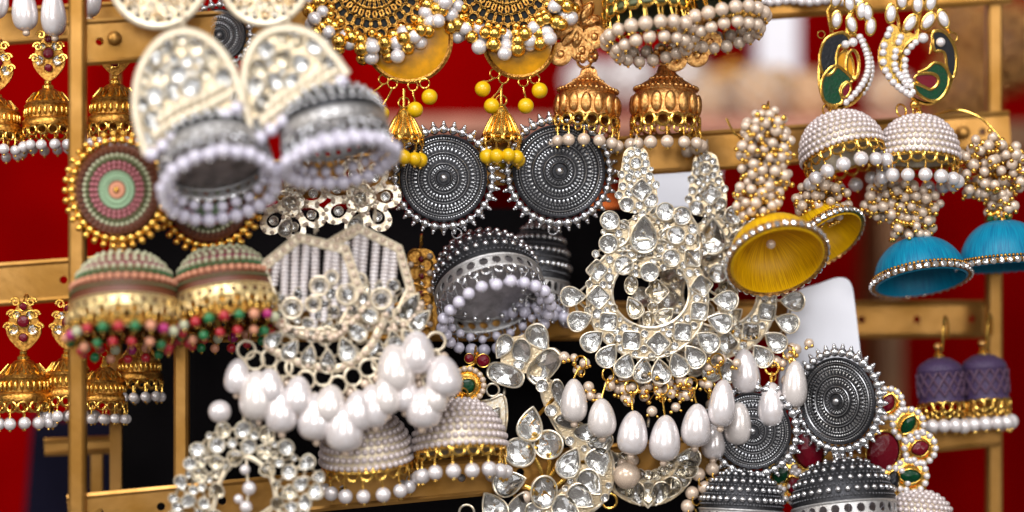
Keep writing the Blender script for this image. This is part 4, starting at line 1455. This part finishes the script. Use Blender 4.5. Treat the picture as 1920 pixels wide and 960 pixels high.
    # hanging drops
    for (x, y, w, h, ax_, ay_) in drops:
        T.ring(ax_, ay_ + 12, 13, GOLD, 0, random.uniform(-.6, .6), .14)
        T.ring(ax_ + 2, ay_ + 30, 8, GOLD, 0, random.uniform(.6, 1.6), .18)
        T.wire([(ax_, ay_ + 20, 0), ((ax_ + x) / 2, (ay_ + y - h * .5) / 2 + 8, -3), (x, y - h * .5, -6)], 1.9, GOLD, k=4)
        lean = math.atan2(-(x - ax_) * .25, h)
        T.drop(x, y, w, h, PEARL, -6 + random.uniform(-6, 6), lean)
        g2 = G()
        for q in range(4):
            bx, by = x + random.uniform(-30, 30), y - h * .62 + random.uniform(-34, 12)
            T.pearl(bx, by, random.uniform(8, 11.5), IVORY, random.uniform(6, 16))
            for e in range(2):
                ball(g2, T.L(bx + random.uniform(-10, 10), by + random.uniform(4, 12), random.uniform(-6, 6)), random.uniform(3, 5), 2)
        T.part('gold_grain', GOLD, lambda g: g.add(g2.v, g2.f), kind='stuff')
    return T


chandelier('kundan chandelier earring with full crescent of crystals and hanging pearl drops', [
    (1076, 752, 54, 86, 1088, 668), (1128, 784, 54, 76, 1140, 690), (1186, 812, 56, 88, 1184, 714), (1246, 822, 56, 88, 1240, 716),
    (1305, 798, 56, 86, 1296, 708), (1353, 757, 54, 92, 1344, 664)], -4, True)
T2 = chandelier('kundan chandelier earring half hidden behind its twin and the yellow silk bell', [
    (1397 - 128, 700, 56, 88, 1240 + 30, 690), (1447 - 128, 764, 54, 88, 1320, 680), (1492 - 128, 724, 50, 90, 1352, 650), (1384 - 128, 800, 54, 88, 1250, 716), (1336 - 128, 836, 46, 66, 1200, 716)], 30)
place(T2.root, 1215 + 130, 542, 62, rad(-8), .97)


# ------------------------------------------------------------------ hexagon chandeliers with bead strings and big blurred pearls
def hexagon(label, hexo, strings, circles, petals, beadrows, drops, cx, cy, d):
    T = Thing('hexagon_earring', label, 'earring', cx, cy, d, 'hexagon chandelier earrings')
    m = (sum(p[0] for p in hexo) / len(hexo), sum(p[1] for p in hexo) / len(hexo))
    inn = [(m[0] + (p[0] - m[0]) * .85, m[1] + (p[1] - m[1]) * .85) for p in hexo]

    def lin(P):
        out = []
        for i in range(len(P)):
            a, b = P[i], P[(i + 1) % len(P)]
            out += [(a[0] + (b[0] - a[0]) * k / 5, a[1] + (b[1] - a[1]) * k / 5) for k in range(5)]
        return out
    O, I = T.P2(lin(hexo)), T.P2(lin(inn))
    T.part('hexagon_frame', CREAM, lambda g: (strip(g, O, I, -1, 6), tube(g, [(p[0], -2, p[1]) for p in I], 4, 6, True), tube(g, [(p[0], 0, p[1]) for p in O], 3, 6, True)))
    mid = [((o[0] + i[0]) / 2, (o[1] + i[1]) / 2) for o, i in zip(lin(hexo), lin(inn))]
    for i in range(len(mid)):
        T.pearl(mid[i][0], mid[i][1], 5.5, IVORY, -3, 'seed_pearl')
    xs = [p[0] for p in inn]
    ht = [(x, min(p[1] for p in lin(inn) if abs(p[0] - x) < 14), max(p[1] for p in lin(inn) if abs(p[0] - x) < 14)) for x in range(int(min(xs)) + 16, int(max(xs)) - 10, 19)]
    for (x0, y0, x1, y1) in [(x + 5 + random.uniform(-4, 4), a + random.uniform(-2, 8), x - 5 + random.uniform(-5, 5), b - random.uniform(2, 40)) for x, a, b in ht]:
        def rod(g, x0=x0, y0=y0, x1=x1, y1=y1):
            A, B = Vector(T.L(x0, y0, 4)), Vector(T.L(x1, y1, 2))
            n = int((B - A).length / 7)
            for i in range(n):
                c = A.lerp(B, (i + .5) / n)
                ball(g, c, 6, 2, (9.2, 9.2, 4.9))
        T.part('bead_string', PEARL, rod, kind='stuff')
    for (x, y, r) in circles:
        T.ring(x, y, r * .8, CREAM, -6, 0, .17, 'scroll')
        T.stone('round', x, y, r * .5, bez=CREAM, dy=-5)
    for (x, y, sx, sy, rot) in petals:
        T.stone('tear', x, y, sx, sy, rot, bez=CREAM, dy=-5)
    low = sorted(p[1] for p in hexo)[-2]
    T.fill([(min(p[0] for p in hexo) + 10, low - 60), (m[0] + 20, low - 95), (max(p[0] for p in hexo) + 22, low - 60), (max(p[0] for p in hexo) + 10, low), (m[0] + 40, low + 58), (m[0] - 40, low + 48)], (11, 9, 7, 5.5), 260, bez=CREAM, m=[CRYST, CRYST, CRYST2], dy=-3, seed=int(cx), kinds=('round', 'tear', 'marquise'), gap=1.05)
    T.web(CREAM, 2.4, 3, 8)
    for pts, n in beadrows:
        S = smooth(pts, 8, False)
        T.part('bead_rail', CREAM, lambda g: tube(g, [T.L(p[0], p[1], 4) for p in S], 9, 6))
        for i in range(n):
            p = S[int(i * (len(S) - 1) / (n - 1))]
            T.pearl(p[0], p[1], 6, IVORY, -5, 'seed_pearl')
    for (x, y, w, h, rx, ry) in drops:
        T.ring(rx, ry, 17, CREAM, -2, random.uniform(-.7, .7), .15)
        T.wire([(rx, ry + 14, -2), (rx + (x - rx) * .6, ry + 26, -6), (x, y - h * .5, -8)], 2.4, CREAM)
        T.drop(x, y, w * 1.14, h * 1.0, PEARL, -10 + random.uniform(-10, 10), random.uniform(-.1, .1))
        T.pearl(rx + random.uniform(-16, 16), ry + 30, 10, IVORY, 8)
    T.hook(m[0], min(p[1] for p in hexo), CREAM)
    return T


hexagon('cream hexagon chandelier with white bead strings and cloudy pearl drops', [(482, 500), (558, 438), (652, 462), (682, 548), (640, 634), (530, 628)],
        [(520, 530, 512, 600), (535, 515, 530, 606), (551, 498, 548, 610), (566, 484, 568, 612), (584, 474, 588, 560), (600, 478, 604, 570), (616, 482, 620, 560), (632, 488, 634, 570), (648, 500, 648, 580), (600, 575, 604, 620), (616, 572, 620, 622)],
        [(548, 578, 24), (600, 536, 22), (652, 552, 24), (588, 570, 18), (622, 520, 16)],
        [(515, 636, 13, 20, .9), (545, 656, 14, 22, .6), (580, 668, 14, 22, .25), (615, 676, 14, 22, 0), (650, 655, 16, 24, -.4), (668, 620, 14, 22, -.9), (690, 590, 13, 20, -1.1)],
        [([(520, 606), (570, 628), (620, 634), (655, 610), (690, 570)], 15), ([(500, 650), (560, 680), (635, 690), (690, 655), (724, 590)], 16)],
        [(484, 742, 62, 96, 478, 676), (528, 768, 56, 86, 532, 690), (592, 782, 68, 92, 574, 712), (646, 802, 66, 92, 634, 722), (700, 762, 56, 84, 690, 690), (560, 742, 50, 74, 552, 690), (620, 758, 52, 78, 606, 706), (672, 770, 50, 76, 662, 706), (446, 706, 44, 66, 462, 656), (508, 724, 46, 70, 505, 672), (724, 742, 46, 72, 712, 680)], 600, 560, -130)
hexagon('cream hexagon chandelier overlapping the gold filigree, with cloudy pearl drops bunched', [(616, 450), (670, 420), (752, 462), (776, 545), (742, 618), (650, 620)],
        [(672, 450, 672, 520), (688, 450, 690, 540), (704, 458, 706, 560), (720, 468, 722, 570), (736, 480, 738, 580), (656, 458, 656, 530)],
        [(715, 560, 24), (675, 525, 16), (750, 590, 16)],
        [(770, 575, 16, 28, .5), (788, 600, 14, 24, .8), (740, 640, 14, 22, -.3), (705, 650, 14, 22, -.1), (770, 635, 13, 20, -.6)],
        [([(690, 600), (730, 618), (770, 600), (790, 570)], 10)],
        [(742, 692, 64, 96, 740, 648), (796, 764, 62, 82, 790, 690), (832, 706, 58, 78, 818, 640), (782, 662, 58, 84, 770, 625), (760, 738, 50, 74, 752, 676), (815, 742, 48, 70, 806, 672)], 700, 540, -118)


# ------------------------------------------------------------------ openwork flowers behind the hexagons
def filigree(cx, cy, R, d, label, m=CHAMP, seed=1):
    T = Thing('filigree_earring', label, 'earring', cx, cy, d, 'pale filigree flower earrings')
    for i in range(7):
        a = 2 * pi * i / 7 + .3 * seed
        dx, dz = sin(a), cos(a)
        o = obj('petal_loop', m_bezel_open('tear', m), T.root, (dx * R * .55, 0, dz * R * .55), (0, a + pi, 0), (R * .27, R * .3, R * .44))
        T.stone('round', cx + dx * R * .62, cy - dz * R * .62, R * .11, bez=m, dy=-5)
        for q in range(9):
            b = 2 * pi * q / 9
            lx, lz = R * .27 * sin(b), R * .42 * cos(b)
            X = dx * R * .55 + lx * cos(a) + lz * sin(a)
            Z = dz * R * .55 - lx * sin(a) + lz * cos(a)
            obj('seed_pearl', m_sball(IVORY), T.root, (X, -6, Z), (0, 0, 0), R * .055)
    for i in range(5):
        a = 2 * pi * i / 5
        T.ring(cx + R * .2 * cos(a), cy + R * .2 * sin(a), R * .17, m, -4, 0, .16, 'scroll')
    T.stone('tear', cx - R * .1, cy + R * .62, R * .17, R * .24, .4, bez=m, dy=-8)
    T.stone('round', cx, cy, R * .16, bez=m, dy=-8)
    T.hook(cx, cy - R * .95, m)
    return T


def m_bezel_open(kind, m):
    def fn(g):
        P = shape2d(kind, 24)
        strip(g, [(p[0] * 1.06, p[1] * 1.06) for p in P], [(p[0] * .66, p[1] * .66) for p in P], -.08, .08)
        tube(g, [(p[0] * .66, -.1, p[1] * .66) for p in P], .06, 5, True)
    return mesh(('openloop', kind), m, fn)


filigree(545, 380, 74, -40, 'pale gold filigree flower below the silver bells, over black board', seed=1)
filigree(676, 372, 76, -45, 'pale gold filigree flower touching the oxidised disc', seed=2)

T = Thing('gold_filigree_drop', 'dark gold filigree piece with pearls between hexagon and silver bell', 'earring', 800, 540, 70)
T.root.location.x -= 12 * U
T.part('back_plate', ANTIQUE, lambda g: plate(g, T.P2(smooth([(776, 480), (800, 466), (826, 478), (836, 540), (830, 610), (806, 645), (780, 600), (772, 540)], 4)), 2, 8))
for i in range(10):
    y = 480 + i * 16
    T.ring(790 + (i % 2) * 20, y, 12, ANTIQUE, -3, 0, .22, 'scroll')
    T.pearl(782 + ((i + 1) % 2) * 36, y, 6, IVORY, -4)
    T.stone('round', 802, y + 6, 6, bez=GOLD, m=[ERED, CRYST][i % 2], dy=-4)
T.hook(800, 466, GOLD)


# ------------------------------------------------------------------ crystal crescent, lower left
T = Thing('crystal_crescent', 'clear crystal crescent earring hanging before the bottom brass bar', 'earring', 455, 880, -140)
A = T.P2(smooth([(330, 975), (322, 935), (345, 905), (362, 855), (392, 812), (436, 790), (486, 790), (528, 815), (556, 860), (588, 850), (596, 900), (560, 975)], 5))
B = T.P2(smooth([(408, 975), (404, 935), (412, 905), (425, 880), (436, 866), (448, 858), (466, 857), (484, 866), (500, 882), (512, 905), (518, 940), (514, 975)], 5))
T.part('inner_rim', CREAM, lambda g: tube(g, [(p[0], 0, p[1]) for p in B], 5, 6, True))
rnd = random.Random(12)
for (x, y, r) in ((340, 905, 11), (352, 940, 12), (575, 868, 13), (566, 905, 12), (572, 940, 12), (385, 945, 10), (335, 950, 9), (545, 950, 10)):
    T.stone('tear', x, y, r, r * 1.3, rnd.uniform(0, 6), bez=CREAM, dy=-4)
_A = [(p[0] + T.ax, T.ay - p[1]) for p in A]
_B = [(p[0] + T.ax, T.ay - p[1]) for p in B]
T.fill(_A, (14, 11, 8, 6), 500, hole=_B, m=[CRYST, CRYST, CRYST2], bez=CREAM, seed=12, kinds=('round', 'round', 'tear'), gap=1.0)
T.web(CREAM, 3.0, 4)
T.pearl(412, 772, 22, PEARL, 2)
for (x, y, r) in ((460, 880, 10), (468, 915, 13), (462, 950, 12), (448, 935, 9)):
    T.pearl(x, y, r, PEARL, -6)
T.wire([(462, 862, 0), (464, 890, -4), (466, 920, -4), (462, 952, -4)], 2.4, CREAM)
T.ring(470, 782, 13, CREAM)
T.hook(470, 772, CREAM, up=10)


# ------------------------------------------------------------------ crystal flower with green stud, bottom kundan pieces
def zd(x, y):
    return 860 + .375 * x, 600 + .375 * y


T = Thing('crystal_flower_earring', 'large crystal petals in gilt settings beside the silver bell', 'earring', 990, 665, 20)
for (k, x, y, sx, sy, r) in (('tear', 400, 88, 20, 27, 2.6), ('round', 315, 155, 17, 24, .1), ('long', 430, 230, 21, 38, .75), ('long', 235, 275, 19, 34, -1.25), ('tear', 222, 135, 15, 24, -2.6), ('round', 300, 225, 10, 10, 0)):
    T.stone(k, *zd(x, y), sx, sy, r, bez=CHAMP, dy=-2, jit=.3)
T.part('back_plate', GILT, lambda g: plate(g, T.P2(smooth([(940, 640), (975, 630), (1015, 615), (1030, 650), (1025, 700), (980, 700), (945, 705)], 4)), 12, 16))
T.ring(*zd(170, 350), 12, CHAMP)
T.hook(1000, 612, CHAMP, up=12)
T = Thing('green_stud_earring', 'green stone stud ringed with seed pearls above the pearl bell', 'earring', 876, 722, 0)
T.part('setting', GOLD, lambda g: lathe(g, [(34, -2), (36, 2), (30, 6), (24, 4), (22, 9), (18, 10), (17, 5), (.5, 5)], 30, FRONT))
T.stone('tear', 874, 722, 14, 17, -1.2, bez=GOLD, m=EGREEN, dy=-8)
for i in range(18):
    a = 2 * pi * i / 18
    T.pearl(876 + 31 * cos(a), 722 + 31 * sin(a), 5.6, IVORY, -7, 'seed_pearl')
T.stone('round', 906, 676, 12, bez=GOLD, m=ERED, dy=-2)
T.stone('round', 880, 672, 9, bez=GOLD, m=ERED, dy=-2)
T.wire([(876, 690, 0), (890, 680, 2), (896, 660, 4)], 3, GOLD)
T.hook(890, 664, GOLD, up=14)

T = Thing('leaf_plate_earring', 'flat cream leaf shaped plate with stone behind the pearl bell', 'earring', 930, 780, 30)
T.enamel([(890, 762), (920, 750), (944, 742), (950, 780), (944, 820), (936, 842), (905, 820)], CHAMP, CHAMP, 4, k=4, name='leaf_plate')
T.stone('tear', 925, 780, 14, 20, .6, bez=CHAMP, dy=-4)
T.hook(944, 744, CHAMP, up=14)

T = Thing('kundan_flower_earring', 'cream plate crescent set with a flower of oval crystals at bottom centre', 'earring', 1050, 850, 15)
PL = [(1014, 724), (1036, 716), (1052, 760), (1085, 792), (1128, 822), (1150, 868), (1142, 926), (1100, 966), (1040, 975), (955, 975), (962, 948), (1014, 944), (1056, 916), (1078, 880), (1072, 840), (1046, 808), (1026, 770)]
T.enamel(PL, GILT, CHAMP, 14, k=4, name='crescent_plate')
for (k, x, y, sx, sy, r) in (('tear', 357, 520, 20, 27, .2), ('round', 305, 662, 24, 22, .4), ('round', 450, 622, 23, 22, 0), ('tear', 555, 712, 18, 25, .5), ('round', 425, 860, 21, 26, 0), ('tear', 255, 812, 20, 26, 1.3), ('tear', 175, 935, 20, 26, -.6), ('tear', 300, 930, 16, 24, .3),
                         ('tear', 660, 815, 18, 23, 2.4), ('tear', 612, 885, 18, 23, 2.2), ('tear', 537, 940, 18, 23, 2.0), ('tear', 700, 712, 19, 22, 2.8), ('tear', 710, 622, 21, 17, 2.9), ('tear', 500, 370, 10, 24, 2.9), ('tear', 540, 500, 18, 12, .3), ('tear', 640, 560, 20, 14, .3), ('round', 375, 950, 14, 12, 0)):
    T.stone(k, *zd(x, y), sx * 1.16, sy * 1.16, r, bez=CHAMP, dy=-4, jit=.25)
T.web(GOLD, 3.4, 2, 13)
T.fill(PL, (11, 8, 6), 260, dy=-2, bez=CHAMP, seed=9)
for a, b in (((450, 660), (440, 800)), ((500, 690), (440, 810)), ((380, 690), (420, 800)), ((400, 640), (340, 640)), ((540, 780), (470, 840)), ((330, 830), (400, 870)), ((370, 560), (400, 620))):
    T.wire([(*zd(*a), 2), (*zd((a[0] + b[0]) / 2 + 8, (a[1] + b[1]) / 2), 0), (*zd(*b), 2)], 4, GOLD, 'stem')
T.pearl(*zd(335, 885), 12, IVORY, -2)
T.ring(*zd(40, 960), 14, CHAMP)
T.hook(1024, 718, CHAMP, up=14)

T = Thing('kundan_drop_earring', 'champagne kundan piece with a round pearl behind the hanging pearl drops', 'earring', 1230, 900, 45)
T.part('back_plate', GILT, lambda g: strip(g, T.P2(ell(1215, 850, 95, -100, 30, -pi, 0, False)), T.P2(ell(1215, 850, 52, -50, 30, -pi, 0, False)), 9, 13, False))
for i in range(11):
    a = pi * (i + .4) / 10.8
    T.stone('tear', 1215 + 76 * cos(a), 850 + 78 * sin(a), 17, 23, pi / 2 - a + pi, bez=CHAMP, m=[CRYST, CRYST2][i % 2], dy=-2, jit=.3)
for i in range(9):
    a = pi * (i + .5) / 9
    T.stone('round', 1215 + 46 * cos(a), 850 + 42 * sin(a), 10, bez=CHAMP, m=CRYST2, dy=0)
T.pearl(1174, 890, 26, IVORY, -16)
T.pearl(1186, 862, 12, IVORY, -10)
T.pearl(1166, 868, 10, IVORY, -10)
T.ring(1142, 938, 14, GOLD, -10)
for (x, y) in ((1310, 890), (1322, 915), (1298, 925), (1336, 880), (1290, 950)):
    T.pearl(x, y, 13, IVORY, 6)
    T.ring(x + 8, y + 12, 10, GOLD, 0, .6)
T.hook(1215, 800, CHAMP, up=14)


# ------------------------------------------------------------------ ruby and green meena earrings, lower right
def meena(cx, cy, d, label, rub, greens, bell=None):
    T = Thing('meena_earring', label, 'earring', cx, cy, d, 'ruby and green stone earrings')
    for (x, y, sx, sy, r) in rub:
        T.stone('round', x, y, sx, sy, r, bez=GOLD, m=ERED, dy=0, jit=.25)
    for (x, y, sx, sy, r, m, R) in greens:
        T.part('setting', GOLD, lambda g: lathe(g, [(R * .98, -2), (R, 3), (R * .6, 6), (R * .55, 3), (.5, 3)], 26, FRONT), T.L(x, y, 0))
        T.stone('marquise', x, y, sx, sy, r, bez=GOLD, m=m, dy=-7)
        for i in range(14):
            a = 2 * pi * i / 14
            T.pearl(x + R * .86 * cos(a), y + R * .86 * sin(a), 6.2, PEARL, -6, 'seed_pearl')
    if bell:
        studded_bell(T, bell[0], bell[1], bell[2], bell[3], rad(-6), rad(6), br=5.5, nrow=8)
    T.wire([(cx, cy - 60, 4), (cx - 4, cy, 6), (cx - 2, cy + 60, 4)], 4, GOLD)
    T.hook(cx, cy - 58, GOLD)


meena(1680, 830, 60, 'ruby oval earring ringed by green stones beside the turned silver disc', [(1655, 848, 32, 40, .3)],
      [(1702, 796, 11, 20, .6, EGREEN, 34), (1724, 840, 14, 18, 1.2, ERED, 34), (1706, 892, 20, 13, 0, EGREEN, 36), (1664, 756, 12, 18, .3, ERED, 32), (1672, 905, 12, 24, .2, EBLACK, 34)], (1722, 985, 64, 62))
meena(1496, 850, 75, 'ruby oval earring behind the turned silver disc, beside dark stones', [(1516, 842, 30, 40, -.2)],
      [(1462, 888, 16, 20, .4, EGREEN, 34), (1490, 912, 14, 20, -.3, ERED, 34), (1450, 840, 14, 18, .2, EBLACK, 30)])


# ------------------------------------------------------------------ purple thread bells on the right post
def purple(px, py, R, d, label):
    T = Thing('purple_thread_earring', label, 'earring', px, py, d, 'purple thread bells')
    prof = [(8, 84), (20, 82), (36, 72), (41, 66), (43, 58), (41, 54), (42, 40), (43, 16), (42, 6), (44, 0)]
    prof = [(r * R / 43.0, z) for r, z in prof]
    b = jhumka(T, px, py, R, 84, PSILK, prof=prof, tilt=rad(-5), roll=rad(-3), cap=(GOLD, 9, 20), loops=[(16, 9, R, -10, GOLD), (16, 6, R, -24, GOLD)],
               fringe=(12, 13.5, R * .98, -46, PEARL, GOLD, -26))

    def threads(g):
        for s in (-1, 1):
            for i in range(14):
                a = 2 * pi * i / 14
                tube(g, [((R + 1) * cos(a + s * k * .16), (R + 1) * sin(a + s * k * .16), 10 + k * 11) for k in range(5)], 2.2, 5)
    T.part('crossed_thread', PSILK2, threads, parent=b)
    T.pearl(px - 8, py - 104, 8, COPPER, 0, 'gold_bead')
    T.wire([(px, py - 96, 0), (px + 2, py - 130, -4), (px + 6, py - 160, 6), (px + 16, py - 150, 30), (px + 18, py - 120, 40)], 2.6, GOLD, 'ear_hook')


PSILK2 = mat('lilac_grey_thread', (0.11, 0.06, 0.10), 0.2, 0.4, sheen=0.02)
purple(1766, 754, 43, 150, 'purple thread bell with pearls left of the brass post')
purple(1849, 748, 43, 165, 'purple thread bell with pearls before the right brass post')
